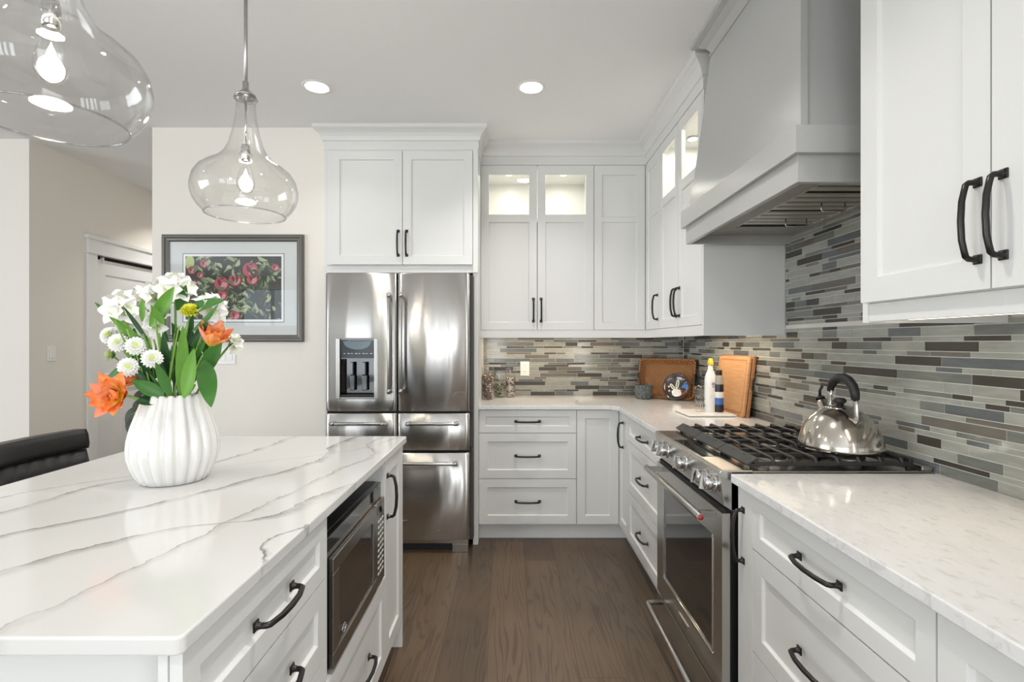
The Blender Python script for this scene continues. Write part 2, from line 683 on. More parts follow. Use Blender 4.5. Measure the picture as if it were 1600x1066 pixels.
# hallway door and casing
bm = B()
c0, c1 = DY0 - 0.095, DY1 + 0.095
box(bm, XH, XH + 0.018, c0, DY0, 0, DZ)
box(bm, XH, XH + 0.018, DY1, c1, 0, DZ)
box(bm, XH, XH + 0.03, c0 - 0.012, c1 + 0.012, DZ, DZ + 0.02)
box(bm, XH, XH + 0.02, c0, c1, DZ + 0.02, DZ + 0.118)
box(bm, XH, XH + 0.034, c0 - 0.018, c1 + 0.018, DZ + 0.118, DZ + 0.150)
struct('trim_1', bm, TRIM, bevel=0.002)


def shaker(bm, x0, x1, z0, z1, yf=0.0, t=0.02, st=0.057, rec=0.009, bev=0.005, panels=None, mi=0, holes=()):
    """door or drawer front facing -y: stiles, rails and recessed panels; a panel index in holes is left open."""
    if panels is None:
        panels = [(z0 + st, z1 - st)]
    xa, xb = x0 + st, x1 - st
    zs = [z0]
    for p in panels:
        zs += list(p)
    zs.append(z1)
    yb = yf + t

    def q(pts):
        quad(bm, pts, mi)
    # stiles
    for a, b in ((x0, xa), (xb, x1)):
        for c, d in zip(zs, zs[1:]):
            q([(a, yf, c), (b, yf, c), (b, yf, d), (a, yf, d)])
    for i, (c, d) in enumerate(zip(zs, zs[1:])):
        if i % 2 == 0:
            q([(xa, yf, c), (xb, yf, c), (xb, yf, d), (xa, yf, d)])
        else:
            hole = (i // 2) in holes
            yy = yb if hole else yf + rec
            bb = 0.0 if hole else bev
            o = [(xa, c), (xb, c), (xb, d), (xa, d)]
            n = [(xa + bb, c + bb), (xb - bb, c + bb), (xb - bb, d - bb), (xa + bb, d - bb)]
            for k in range(4):
                j = (k + 1) % 4
                q([(o[k][0], yf, o[k][1]), (o[j][0], yf, o[j][1]), (n[j][0], yy, n[j][1]), (n[k][0], yy, n[k][1])])
            if not hole:
                q([(p[0], yy, p[1]) for p in n])
    # outer sides
    o = [(x0, z0), (x1, z0), (x1, z1), (x0, z1)]
    for k in range(4):
        j = (k + 1) % 4
        q([(o[k][0], yf, o[k][1]), (o[j][0], yf, o[j][1]), (o[j][0], yb, o[j][1]), (o[k][0], yb, o[k][1])])
    # back ring or back
    if holes:
        for a, b in ((x0, xa), (xb, x1)):
            q([(a, yb, z0), (b, yb, z0), (b, yb, z1), (a, yb, z1)])
        for i, (c, d) in enumerate(zip(zs, zs[1:])):
            if i % 2 == 0 or (i // 2) not in holes:
                q([(xa, yb, c), (xb, yb, c), (xb, yb, d), (xa, yb, d)])
    else:
        q([(x0, yb, z0), (x1, yb, z0), (x1, yb, z1), (x0, yb, z1)])
    bmesh.ops.remove_doubles(bm, verts=bm.verts, dist=1e-5)


# hall door slab: front faces +x -> build with shaker and rotate
def hall_door():
    r = bpy.data.objects.new('door_1', None)
    COL.objects.link(r)
    r['kind'] = 'structure'
    r.location = (XH - 0.01, DY0, 0)
    r.rotation_euler = (0, 0, PI / 2)
    bm = B()
    w = DY1 - DY0
    shaker(bm, 0.004, w - 0.004, 0.01, DZ - 0.03, 0.0, 0.035, 0.11, 0.009, 0.006, panels=[(0.14, 0.95), (1.08, DZ - 0.15)])
    obj('door_slab', bm, TRIM, r)
    bm = B(); box(bm, 0.004, w - 0.004, 0.012, 0.03, DZ - 0.03, DZ)
    obj('top_gap', bm, SHADOWGAP, r)
    bm = B(); box(bm, 0.075, 0.088, -0.012, 0.012, DZ - 0.055, DZ - 0.01)
    obj('catch', bm, TRIM, r)
    bm = B()
    lathe(bm, [(0, 0.06), (0.022, 0.058), (0.027, 0.045), (0.022, 0.034), (0.011, 0.03), (0.011, 0.008), (0.03, 0.006), (0.03, 0)],
          20, mat=Matrix.Translation((w - 0.07, 0, 1.0)) @ Matrix.Rotation(PI / 2, 4, 'X'))
    obj('door_knob', bm, NICKEL, r)


hall_door()
bm = B()
for a, b in ((YL, c0), (c1, 6.5)):
    box(bm, XH, XH + 0.014, a, b, 0, 0.13)
struct('baseboard_hallway', bm, TRIM, bevel=0.002)
bm = B(); box(bm, XPL, -1.25, YP - 0.014, YP, 0, 0.13)
struct('baseboard_picture_wall', bm, TRIM, bevel=0.002)
bm = B(); box(bm, LEFT, XH + 0.014, YL - 0.014, YL, 0, 0.13)
struct('baseboard_left', bm, TRIM, bevel=0.002)

# ------------------------------------------------------------------ cabinets
_hcache = {}


def handle(parent, x, y, z, axis, L=0.16):
    """bowed pull with square feet on a front facing -y."""
    key = (axis, L)
    if key not in _hcache:
        bm = B()
        h = L / 2
        f = 0.010

        def P(a, o):
            return (a, -o, 0) if axis == 'x' else (0, -o, a)
        for s in (-1, 1):
            a = s * h
            if axis == 'x':
                box(bm, a - f, a + f, -0.004, 0.0, -f, f)
            else:
                box(bm, -f, f, -0.004, 0.0, a - f, a + f)
            tube(bm, [P(a, 0.003), P(a, 0.009), P(a, 0.014)], [0.0095, 0.0065, 0.006], 10)
        pts = [P(-h, 0.010), P(-h + 0.001, 0.021), P(-h + 0.006, 0.027), P(-h + 0.02, 0.0305), P(-h * 0.5, 0.0350), P(0, 0.0370),
               P(h * 0.5, 0.0350), P(h - 0.02, 0.0305), P(h - 0.006, 0.027), P(h - 0.001, 0.021), P(h, 0.010)]
        tube(bm, pts, [0.006, 0.006, 0.0062, 0.006, 0.0062, 0.0064, 0.0062, 0.006, 0.0062, 0.006, 0.006], 10)
        o = obj('handle', bm, BRONZE, parent, (x, y, z), bevel=0.0015)
        _hcache[key] = o
        return o
    return copy_obj(_hcache[key], parent, (x, y, z))


ZT, Z1, Z2, ZB = 0.893, 0.735, 0.425, 0.115   # drawer lines of the base cabinets
ZC0, ZC1 = 0.897, 0.925                        # worktop underside and top
G = 0.0020


def drawer(parent, x0, x1, z0, z1, hnd=True, yf=0.0):
    st = 0.057 if z1 - z0 > 0.2 else 0.045
    bm = B()
    cx, cz = (x0 + x1) / 2, (z0 + z1) / 2
    shaker(bm, x0 + G - cx, x1 - G - cx, z0 + G - cz, z1 - G - cz, 0, 0.02, st)
    d = obj('drawer', bm, CAB, parent, (cx, yf, cz), bevel=0.0012, angle=60)
    if hnd:
        handle(d, 0, 0, 0, 'x')
    return d


def door(parent, x0, x1, z0, z1, hside=None, hz=None, panels=None, holes=(), yf=0.0, mat=None, glass=False, st=0.057):
    cx, cz = (x0 + x1) / 2, (z0 + z1) / 2
    bm = B()
    pl = [(a - cz, b - cz) for a, b in panels] if panels else None
    w = x1 - x0
    st = min(st, w * 0.25)
    shaker(bm, x0 + G - cx, x1 - G - cx, z0 + G - cz, z1 - G - cz, 0, 0.02, st, panels=pl, holes=holes)
    d = obj('door', bm, mat or CAB, parent, (cx, yf, cz), bevel=0.0012, angle=60)
    if hside is not None:
        hx = (x1 - cx - 0.028) if hside > 0 else (x0 - cx + 0.028)
        handle(d, hx, 0, hz - cz, 'z')
    if glass:
        for h in holes:
            a, b = pl[h]
            bm = B()
            box(bm, -w / 2 + st - 0.004, w / 2 - st + 0.004, 0.012, 0.015, a - 0.004, b + 0.004)
            obj('glass_pane', bm, PANE, d)
    return d


def carcass(parent, x0, x1, d, z0=0.105, z1=ZC0, toe=True, name='carcass'):
    bm = B()
    box(bm, x0, x1, 0.021, d, z0, z1)
    obj(name, bm, CAB, parent)
    if toe:
        bm = B()
        box(bm, x0, x1, 0.062, 0.08, 0.0, z0)
        obj('toe_kick', bm, CAB, parent)


YF = 3.50      # front plane of the back base run
XF = 0.732     # front plane of the right base run

# back run: three-drawer unit
r = thing('base_cabinet', 'white three-drawer base cabinet between the fridge panel and the corner', 'cabinet', (-0.222, YF, 0), 0)
w = 0.443 + 0.222
carcass(r, 0, w, YB - YF - 0.008)
drawer(r, 0, w, Z1, ZT); drawer(r, 0, w, Z2, Z1); drawer(r, 0, w, ZB, Z2)

# corner unit: fixed-looking leaf on the back run and handled leaf on the right run
YA = 3.238
r = thing('corner_base_cabinet', 'white corner base cabinet with two door leaves meeting at the inside corner', 'cabinet', (0.443, YF, 0), 0)
bm = B()
box(bm, 0, XR - 0.451, 0.021, YB - YF - 0.008, 0.105, ZC0)
box(bm, XF + 0.021 - 0.443, XR - 0.451, YA - YF, 0.021, 0.105, ZC0)
obj('carcass', bm, CAB, r)
bm = B()
box(bm, 0, XF - 0.443 + 0.08, 0.062, 0.08, 0, 0.105)
box(bm, XF - 0.443 + 0.062, XF - 0.443 + 0.08, YA - YF, 0.062, 0, 0.105)
obj('toe_kick', bm, CAB, r)
door(r, 0, XF - 0.443 - 0.002, ZB, ZT)
piv = door(r, 0, YF - YA, ZB, ZT)
piv.rotation_euler = (0, 0, -PI / 2)
piv.location = (XF - 0.443, -(YF - YA) / 2 - 0.001, (ZB + ZT) / 2)
handle(piv, -(YF - YA) / 2 + 0.13, 0, 0.745 - (ZB + ZT) / 2, 'z')


def right_root(name, label, y_far, x=XF):
    return thing(name, label, 'cabinet', (x, y_far, 0), -PI / 2)


YR0, YR1 = 1.684, 2.440      # range
r = right_root('base_cabinet', 'white three-drawer base cabinet just beyond the stove', YA)
w = YA - YR1 - 0.004
carcass(r, 0, w, XR - XF - 0.008)
drawer(r, 0, w, Z1, ZT); drawer(r, 0, w, Z2, Z1); drawer(r, 0, w, ZB, Z2)

r = right_root('pull_out_cabinet', 'narrow white pull-out cabinet between the stove and the near drawers', 1.6645)
carcass(r, 0, 0.0985, XR - XF - 0.008)
bm = B(); box(bm, 0.001, 0.0975, 0, 0.02, ZB, ZT)
d = obj('door', bm, CAB, r, bevel=0.0012)
handle(d, 0.040, 0, 0.742, 'z')

r = right_root('base_cabinet', 'white three-drawer base cabinet under the near right counter', 1.566)
w = 1.566 - 0.887
carcass(r, 0, w, XR - XF - 0.008)
drawer(r, 0, w, Z1 - 0.010, ZT); drawer(r, 0, w, Z2 - 0.01, Z1 - 0.010); drawer(r, 0, w, ZB, Z2 - 0.01)

r = right_root('base_cabinet', 'white base cabinet with a plain panelled front nearest the camera on the right', 0.887)
carcass(r, 0, 0.60, XR - XF - 0.008)
door(r, 0, 0.60, ZB, ZT)

# ---- wall cabinets
ZU0, ZU1 = 1.4402, 2.634     # door bottom and top
ZRAIL = 1.385                # underside of the light rail
GZ0, GZ1, PZ1 = 2.276, 2.565, 2.222
YU = 3.725
XU = 0.97
PAN = [(ZU0 + 0.057, PZ1), (GZ0, GZ1)]


def hollow(parent, w, d, zlo, zhi, shelf=2.245, name='carcass', rail=True):
    bm = B()
    t = 0.018
    box(bm, 0, t, 0.021, d, zlo, zhi)
    box(bm, w - t, w, 0.021, d, zlo, zhi)
    box(bm, t, w - t, d - 0.01, d, zlo, zhi)
    box(bm, t, w - t, 0.021, d - 0.01, zlo, zlo + t)
    box(bm, t, w - t, 0.021, d - 0.01, zhi - t, zhi)
    box(bm, t, w - t, 0.03, d - 0.01, shelf - t, shelf)
    if rail:
        box(bm, 0, w, 0.003, 0.02, ZRAIL, zlo + 0.001)
        box(bm, 0, w, 0.02, d, zlo - 0.02, zlo)
    o = obj(name, bm, CAB_IN if False else CAB, parent)
    return o


def puck(parent_label, loc):
    t = thing('puck_light', parent_label, 'light', loc)
    bm = B()
    lathe(bm, [(0, 0), (0.036, 0), (0.036, -0.008), (0.029, -0.010)], 24)
    obj('housing', bm, NICKEL, t)
    bm = B()
    lathe(bm, [(0.029, -0.010), (0, -0.011)], 24)
    obj('lens', bm, LENS, t)
    area('puck_lamp', (0, 0, -0.014), (0, 0, 0), 0.05, 0.05, PUCK_W, (1, 0.93, 0.82), 'DISK', parent=t)
    return t


PUCK_W = 1.2
r = thing('wall_cabinet', 'white wall cabinet with two glass-topped doors on the back wall', 'cabinet', (-0.222, YU, 0), 0)
w = 0.597 + 0.222
hollow(r, w, YB - YU - 0.008, ZU0, ZU1)
xm = 0.1874 + 0.222
door(r, 0, xm, ZU0, ZU1, 1, 1.585, PAN, (1,), glass=True)
door(r, xm, w, ZU0, ZU1, -1, 1.585, PAN, (1,), glass=True)
puck('small puck light inside the left glass-topped door of the back cabinet', (-0.222 + xm / 2, YU + 0.13, ZU1 - 0.018))
puck('small puck light inside the right glass-topped door of the back cabinet', (0.1874 + (w - xm) / 2, YU + 0.13, ZU1 - 0.018))

r = thing('corner_wall_cabinet', 'white corner wall cabinet with two solid panelled leaves at the inside corner', 'cabinet', (0.597, YU, 0), 0)
YC1 = 3.366
bm = B()
box(bm, 0, XR - 0.605, 0.021, YB - YU - 0.008, ZU0, ZU1)
box(bm, XU + 0.021 - 0.597, XR - 0.605, YC1 - YU, 0.021, ZU0, ZU1)
box(bm, 0, XU - 0.597 + 0.02, 0.003, 0.02, ZRAIL, ZU0)
box(bm, XU - 0.597 + 0.003, XU - 0.597 + 0.02, YC1 - YU, 0.003, ZRAIL, ZU0)
obj('carcass', bm, CAB, r)
PAN2 = [(ZU0 + 0.057, PZ1), (GZ0 - 0.018, GZ1)]
door(r, 0, XU - 0.597 - 0.002, ZU0, ZU1, panels=PAN2)
piv = door(r, 0, YU - YC1, ZU0, ZU1, panels=PAN2)
piv.rotation_euler = (0, 0, -PI / 2)
piv.location = (XU - 0.597, -(YU - YC1) / 2 - 0.001, (ZU0 + ZU1) / 2)
handle(piv, (YU - YC1) / 2 - 0.05, 0, 1.585 - (ZU0 + ZU1) / 2, 'z')

YE = 2.60
r = right_root('wall_cabinet', 'white wall cabinet with two glass-topped doors between the corner and the hood', YC1, XU)
w = YC1 - YE
hollow(r, w - 0.0205, XR - XU - 0.008, ZU0, ZU1)
bm = B(); box(bm, w - 0.02, w, -0.0, XR - XU - 0.008, ZRAIL, ZU1)
obj('side_panel', bm, CAB, r, bevel=0.001)
xm = YC1 - 2.998
door(r, 0, xm, ZU0, ZU1, 1, 1.585, PAN, (1,), glass=True)
door(r, xm, w - 0.021, ZU0, ZU1, -1, 1.585, PAN, (1,), glass=True)
puck('small puck light inside the glass-topped door farther from the hood on the right', (XU + 0.15, YC1 - xm / 2, ZU1 - 0.018))
puck('small puck light inside the glass-topped door right beside the hood', (XU + 0.15, (2.998 + YE) / 2, ZU1 - 0.018))

YN = 1.454
ZN0 = 1.458
r = right_root('wall_cabinet', 'large white wall cabinet with two tall doors at the right edge of the picture', YN, XU)
bm = B()
box(bm, 0, 0.85, 0.021, XR - XU - 0.008, ZN0, ZU1)
box(bm, 0.0, 0.022, 0.021, XR - XU - 0.008, 1.405, ZN0)
box(bm, 0.0225, 0.85, 0.023, 0.04, 1.408, ZN0 - 0.0005)
obj('carcass', bm, CAB, r, bevel=0.001)
xa, xb, xc = YN - 1.4327, YN - 1.042, YN - 0.655
door(r, xa, xb, ZN0, ZU1, 1, 1.6025, st=0.065)
door(r, xb, xc, ZN0, ZU1, -1, 1.6025, st=0.065)


def led(label, loc, rz, L, power, group=None, col=(1, 0.80, 0.58)):
    t = thing('under_cabinet_light', label, 'light', loc, rz)
    bm = B()
    box(bm, 0, L, -0.03, 0.03, 0.004, 0.02)
    obj('housing', bm, WHITEPL, t, bevel=0.001)
    bm = B()
    box(bm, 0.01, L - 0.01, -0.024, 0.024, 0.0, 0.004)
    obj('diffuser', bm, LEDBAR, t)
    if power:
        area('led_lamp', (L / 2, 0, -0.006), (0, 0, 0), L - 0.04, 0.03, power, col, parent=t)
    return t


LED_W = 1.7
led('thin light bar under the wall cabinet on the back wall', (-0.17, YU + 0.22, ZRAIL + 0.016), 0, 0.95, LED_W)
led('thin light bar under the wall cabinet beside the hood', (XU + 0.24, 3.45, ZRAIL + 0.016), -PI / 2, 0.80, LED_W)
led('flat white light bar under the large near wall cabinet', (XU + 0.10, 1.415, 1.412), -PI / 2, 0.44, 0.6)

# refrigerator surround
YFR = 3.42
r = thing('refrigerator_cabinet', 'white two-door cabinet and side panels around the steel refrigerator', 'cabinet', (-1.248, YFR, 0), 0)
w = 1.248 - 0.222
bm = B()
box(bm, 0.02, w - 0.02, 0.021, YB - YFR - 0.005, 1.862, H - 0.145)
box(bm, 0.0, w, 0.021, 0.04, 1.816, 1.866)
obj('carcass', bm, CAB, r, bevel=0.001)
bm = B(); box(bm, 0, 0.018, 0.02, YB - YFR - 0.005, 0, H - 0.145)
obj('side_panel', bm, CAB, r, bevel=0.001)
bm = B(); box(bm, w - 0.034, w, 0.02, YB - YFR - 0.005, 0, H - 0.145)
obj('side_panel', bm, CAB, r, bevel=0.001)
bx('stile', (0.0185, 0.046, 0.019, 0.039, 1.868, H - 0.145), CAB, r, 0.001)
bx('stile', (w - 0.0335, w - 0.0005, 0.004, 0.0195, 1.816, H - 0.145), CAB, r, 0.001)
door(r, 0.048, 0.525, 1.868, 2.6266, 1, 2.01)
door(r, 0.525, 0.992, 1.868, 2.6266, -1, 2.01)

# crown mouldings on the cabinets
CROWN = [(-0.02, 2.634), (0.004, 2.634), (0.004, 2.694), (0.012, 2.697), (0.014, 2.706), (0.020, 2.722), (0.032, 2.742), (0.050, 2.758),
         (0.064, 2.766), (0.068, 2.772), (0.068, H), (-0.02, H)]
bm = B(); sweep(bm, [(-0.222, YU), (XU, YU), (XU, YE), (XR, YE)], CROWN)
struct('trim_2', bm, CAB)
bm = B(); sweep(bm, [(-1.248, YP), (-1.248, YFR + 0.02), (-0.222, YFR + 0.02), (-0.222, YU)], [(o * 0.9, z) for o, z in CROWN])
struct('trim_3', bm, CAB)
bm = B(); sweep(bm, [(XR, YN), (XU + 0.02, YN), (XU + 0.02, 0.6)], CROWN)
struct('trim_4', bm, CAB)


# ------------------------------------------------------------------ worktops
def slab(bm, pts, z0, z1):
    lo = [bm.verts.new((x, y, z0)) for x, y in pts]
    hi = [bm.verts.new((x, y, z1)) for x, y in pts]
    bm.faces.new(lo[::-1])
    bm.faces.new(hi)
    n = len(pts)
    for i in range(n):
        j = (i + 1) % n
        bm.faces.new((lo[i], lo[j], hi[j], hi[i]))


XE, YEDGE = 0.711, 3.474
rr = 0.085
arc = [(XE - rr + rr * math.sin(a), YEDGE - rr + rr * math.cos(a)) for a in [i * PI / 2 / 8 for i in range(9)]]
pts = [(-0.222, YB - 0.008), (-0.222, YEDGE)] + arc + [(XE, YR1 + 0.003), (XR - 0.008, YR1 + 0.003), (XR - 0.008, YB - 0.008)]
bm = B(); slab(bm, pts, ZC0, ZC1)
tag(obj('countertop', bm, QC, bevel=0.003), 'pale mottled quartz countertop wrapping the far corner up to the stove', 'countertop')
bm = B(); slab(bm, [(XE, 0.3), (XR - 0.008, 0.3), (XR - 0.008, 1.6705), (XE, 1.6705)], ZC0, ZC1)
tag(obj('countertop', bm, QC, bevel=0.003), 'pale mottled quartz countertop on the near right, in front of the stove', 'countertop')


# ------------------------------------------------------------------ tile backsplash
TL = pm('pale glass tile', rgb(156, 157, 148), 0.12, 0, 0.3)
TM = pm('grey green glass tile', rgb(114, 117, 110), 0.12, 0, 0.3)
TS = pm('slate blue tile', rgb(96, 101, 101), 0.18, 0, 0.3)
TD = pm('dark brown stone tile', rgb(66, 62, 55), 0.4)
TT = pm('taupe stone tile', rgb(106, 102, 93), 0.4)
TG = pm('grout', rgb(206, 203, 194), 0.8)
for m in (TL, TM, TS, TD, TT):
    t = NT(m)
    col = tuple(t.b.inputs['Base Color'].default_value)
    v = t.coords(scale=(1, 1, 6))
    n = t.noise(v, 14, 3)
    dk = tuple(c * 0.86 for c in col[:3]) + (1,)
    t.l(t.mix(t.maprange(n, 0.35, 0.65, 0, 1), dk, col), t.b.inputs['Base Color'])
TMATS = [TG, TL, TM, TS, TD, TT]
rng = random.Random(11)
rows = []
z = ZC1 + 0.001
pat = [1, 0, 1, 1, 0, 0, 1, 0, 1, 0, 0, 1, 1, 0, 1, 0]
i = 0
while z < 2.0:
    h = 0.0300 if pat[i % len(pat)] else 0.0148
    rows.append((z, z + h))
    z += h + 0.0024
    i += 1


def tiles(bm, a0, a1, zmax, put, seed):
    g = random.Random(seed)
    for zr0, zr1 in rows:
        if zr0 > zmax:
            break
        top = min(zr1, zmax)
        if top - zr0 < 0.003:
            continue
        a = a0 - g.random() * 0.2
        thinrow = zr1 - zr0 < 0.02
        last = None
        while a < a1:
            L = g.choice((0.075, 0.10, 0.15, 0.15, 0.20)) if thinrow else g.choice((0.10, 0.15, 0.20, 0.20, 0.30))
            mi = g.choices((1, 2, 3, 4, 5), (0.34, 0.17, 0.13, 0.26, 0.10) if thinrow else (0.38, 0.20, 0.15, 0.18, 0.09))[0]
            if mi == last and mi != 1:
                mi = 1
            last = mi
            b0, b1 = max(a, a0), min(a + L, a1)
            if b1 - b0 > 0.006:
                put(bm, b0, b1 - 0.0024, zr0, top, mi)
            a += L


def put_back(bm, b0, b1, z0, z1, mi):
    y0, y1 = YB - 0.0072, YB - 0.006
    quad(bm, [(b0, y0, z0), (b1, y0, z0), (b1, y0, z1), (b0, y0, z1)], mi)
    quad(bm, [(b0, y0, z1), (b1, y0, z1), (b1, y1, z1), (b0, y1, z1)], mi)
    quad(bm, [(b0, y0, z0), (b0, y0, z1), (b0, y1, z1), (b0, y1, z0)], mi)
    quad(bm, [(b1, y0, z0), (b1, y1, z0), (b1, y1, z1), (b1, y0, z1)], mi)


def put_right(bm, b0, b1, z0, z1, mi):
    x0, x1 = XR - 0.0072, XR - 0.006
    quad(bm, [(x0, b0, z0), (x0, b1, z0), (x0, b1, z1), (x0, b0, z1)], mi)
    quad(bm, [(x0, b0, z1), (x0, b1, z1), (x1, b1, z1), (x1, b0, z1)], mi)
    quad(bm, [(x0, b0, z0), (x0, b0, z1), (x1, b0, z1), (x1, b0, z0)], mi)
    quad(bm, [(x0, b1, z0), (x1, b1, z0), (x1, b1, z1), (x0, b1, z1)], mi)


bm = B()
box(bm, -0.222, XR - 0.006, YB - 0.006, YB - 0.0005, ZC1, ZU0 - 0.02, 0)
tiles(bm, -0.222, XR - 0.009, ZU0 - 0.022, put_back, 5)
tag(obj('tile_backsplash', bm, TMATS), 'strip mosaic backsplash of grey and brown tiles on the back wall', 'backsplash')
bm = B()
box(bm, XR - 0.006, XR - 0.0005, 0.3, YB - 0.006, ZC1, ZU0 - 0.02, 0)
box(bm, XR - 0.006, XR - 0.0005, YN - 0.0, YE, ZU0 - 0.02, 1.99, 0)
tiles(bm, 0.3, YB - 0.009, ZU0 - 0.022, put_right, 23)
zs_keep = rows
rows = [q for q in zs_keep if q[0] > ZU0 - 0.03]
rows[0] = (max(rows[0][0], ZU0 - 0.020), rows[0][1])
tiles(bm, YN + 0.002, YE - 0.002, 1.97, put_right, 29)
rows = zs_keep
tag(obj('tile_backsplash', bm, TMATS), 'strip mosaic backsplash of grey and brown tiles on the right wall behind the stove', 'backsplash')

# outlet on back tiles
t = thing('wall_outlet', 'white wall outlet on the back tile wall beside the jars', 'outlet', (0.108, YB - 0.0075, 1.141))
bx('cover_plate', (-0.036, 0.036, -0.006, 0, -0.057, 0.057), WHITEPL, t, 0.002)
bx('socket', [(-0.016, 0.016, -0.0085, -0.006, 0.008, 0.040), (-0.016, 0.016, -0.0085, -0.006, -0.040, -0.008)], WHITEPL, t, 0.001)
bx('slots', [(s * 0.006 - 0.001, s * 0.006 + 0.001, -0.0088, -0.008, zc - 0.004, zc + 0.006) for s in (-1, 1) for zc in (0.024, -0.024)], BLACK, t)

# ------------------------------------------------------------------ refrigerator
FX0, FX1, FG0, FG1, FY = -1.190, -0.2686, -0.736, -0.7285, 3.30
fr = thing('refrigerator', 'stainless steel French door refrigerator with a water dispenser and three lower drawers', 'refrigerator', (FX0, FY, 0))
FW = FX1 - FX0
gx0, gx1 = FG0 - FX0, FG1 - FX0
bx('body', (0.006, FW + 0.02, 0.075, 0.80, 0.06, 1.79), DARKPAINT, fr, 0.003)


def bulge(x, a, b, amt=0.010):
    u = (x - a) / (b - a)
    e = min(u, 1 - u)
    edge = 0.008 * (max(0, 1 - e / 0.035)) ** 2
    return -amt * (1 - (2 * u - 1) ** 2) + edge


def steel_front(name, a, b, z0, z1, hole=None, parent=fr):
    bm = B()
    xs = sorted(set([a + (b - a) * q for q in (0, 0.008, 0.018, 0.03, 0.06)] + [a + (b - a) * i / 14 for i in range(1, 14)] +
                    [b - (b - a) * q for q in (0, 0.008, 0.018, 0.03, 0.06)] + ([hole[0], hole[1]] if hole else [])))
    zs = [z0, z0 + 0.004] + ([hole[2], hole[3]] if hole else []) + [z1 - 0.004, z1]
    vg = {}

    def V(i, j):
        if (i, j) not in vg:
            e = 0.004 if j in (0, len(zs) - 1) else 0
            vg[(i, j)] = bm.verts.new((xs[i], bulge(xs[i], a, b) + e, zs[j]))
        return vg[(i, j)]
    for i in range(len(xs) - 1):
        for j in range(len(zs) - 1):
            if hole and xs[i] >= hole[0] - 1e-6 and xs[i + 1] <= hole[1] + 1e-6 and zs[j] >= hole[2] - 1e-6 and zs[j + 1] <= hole[3] + 1e-6:
                continue
            f = bm.faces.new((V(i, j), V(i + 1, j), V(i + 1, j + 1), V(i, j + 1)))
            f.smooth = True
    D = 0.07
    n, m = len(xs) - 1, len(zs) - 1
    for i in range(n):
        for j in (0, m):
            quad(bm, [V(i, j).co[:], V(i + 1, j).co[:], (xs[i + 1], D, zs[j]), (xs[i], D, zs[j])])
    for i in (0, n):
        for j in range(m):
            quad(bm, [V(i, j).co[:], V(i, j + 1).co[:], (xs[i], D, zs[j + 1]), (xs[i], D, zs[j])])
    if not hole:
        quad(bm, [(a, D, z0), (b, D, z0), (b, D, z1), (a, D, z1)])
    return obj(name, bm, STEEL, parent)


def bar_handle(parent, p0, p1, out=0.055, rad=0.0105, inset=0.018, mat=NICKEL, face=0.0):
    """bar between p0 and p1 (points on the front, y = face), standing off by out, with end collars and posts."""
    p0, p1 = Vector(p0), Vector(p1)
    d = (p1 - p0).normalized()
    bm = B()
    off = Vector((0, -out, 0))
    a, b = p0 + off, p1 + off
    tube(bm, [a, a + d * 0.004, b - d * 0.004, b], [rad * 0.8, rad, rad, rad * 0.8], 16)
    for e, s in ((a, 1), (b, -1)):
        c = e + d * s * inset
        tube(bm, [c - d * 0.013, c + d * 0.013], rad * 1.28, 16)
        q = Vector((c.x, face + 0.004, c.z))
        tube(bm, [c, c + (q - c) * 0.7, q], [rad * 0.85, rad * 0.8, rad * 1.1], 12)
    return obj('handle', bm, mat, parent)


zt, zm = 1.795, 0.911
DX0, DX1, DZ0, DZ1 = 0.075, 0.335, 0.99, 1.378
dl = steel_front('door', 0, gx0, zm, zt, (DX0, DX1, DZ0, DZ1))
dr = steel_front('door', gx1, FW, zm, zt)
bar_handle(dl, (gx0 - 0.035, -0.006, 1.025), (gx0 - 0.035, -0.006, 1.665))
bar_handle(dr, (gx1 + 0.032, -0.006, 1.025), (gx1 + 0.032, -0.006, 1.665))
# dispenser
bx('dispenser_frame', [(DX0 - 0.004, DX0 + 0.020, -0.016, 0.02, DZ0, DZ1), (DX1 - 0.020, DX1 + 0.004, -0.016, 0.02, DZ0, DZ1),
                       (DX0 + 0.020, DX1 - 0.020, -0.012, 0.02, DZ0 - 0.002, DZ0 + 0.012), (DX0 + 0.020, DX1 - 0.020, -0.012, 0.02, DZ1 - 0.006, DZ1 + 0.003)],
   STEELD, dl, 0.003)
bx('dispenser_recess', [(DX0 + 0.016, DX1 - 0.016, 0.06, 0.066, DZ0, DZ1), (DX0 + 0.014, DX0 + 0.02, 0.0, 0.066, DZ0, DZ1), (DX1 - 0.02, DX1 - 0.014, 0.0, 0.066, DZ0, DZ1),
                        (DX0 + 0.016, DX1 - 0.016, 0.0, 0.066, DZ1 - 0.012, DZ1 - 0.006), (DX0 + 0.016, DX1 - 0.016, -0.004, 0.066, DZ0 + 0.008, DZ0 + 0.022)], BLACKGLASS, dl)
GLOSSP = pm('grey dispenser panel', rgb(62, 70, 76), 0.12, 0, 0.4)
bm = B()
xa, xb = DX0 + 0.021, DX1 - 0.021
for i in range(12):
    u0, u1 = i / 12, (i + 1) / 12
    z0a = DZ1 - 0.015
    quad(bm, [(xa + (xb - xa) * u0, -0.008, z0a), (xa + (xb - xa) * u1, -0.008, z0a), (xa + (xb - xa) * u1, 0.004, DZ1 - 0.128), (xa + (xb - xa) * u0, 0.004, DZ1 - 0.128)])
box(bm, xa, xb, 0.004, 0.03, DZ1 - 0.133, DZ1 - 0.128)
obj('dispenser_panel', bm, GLOSSP, dl)
bm = B()
n = 14
SILV = pm('pale blue reflective display', rgb(120, 138, 146), 0.15, 0, 0.5)
ctr = (xa + xb) / 2
hw = (xb - xa) * 0.42
top = [(ctr - hw + 2 * hw * i / n) for i in range(n + 1)]
vs = []
for x in top:
    vs.append((x, DZ1 - 0.018))
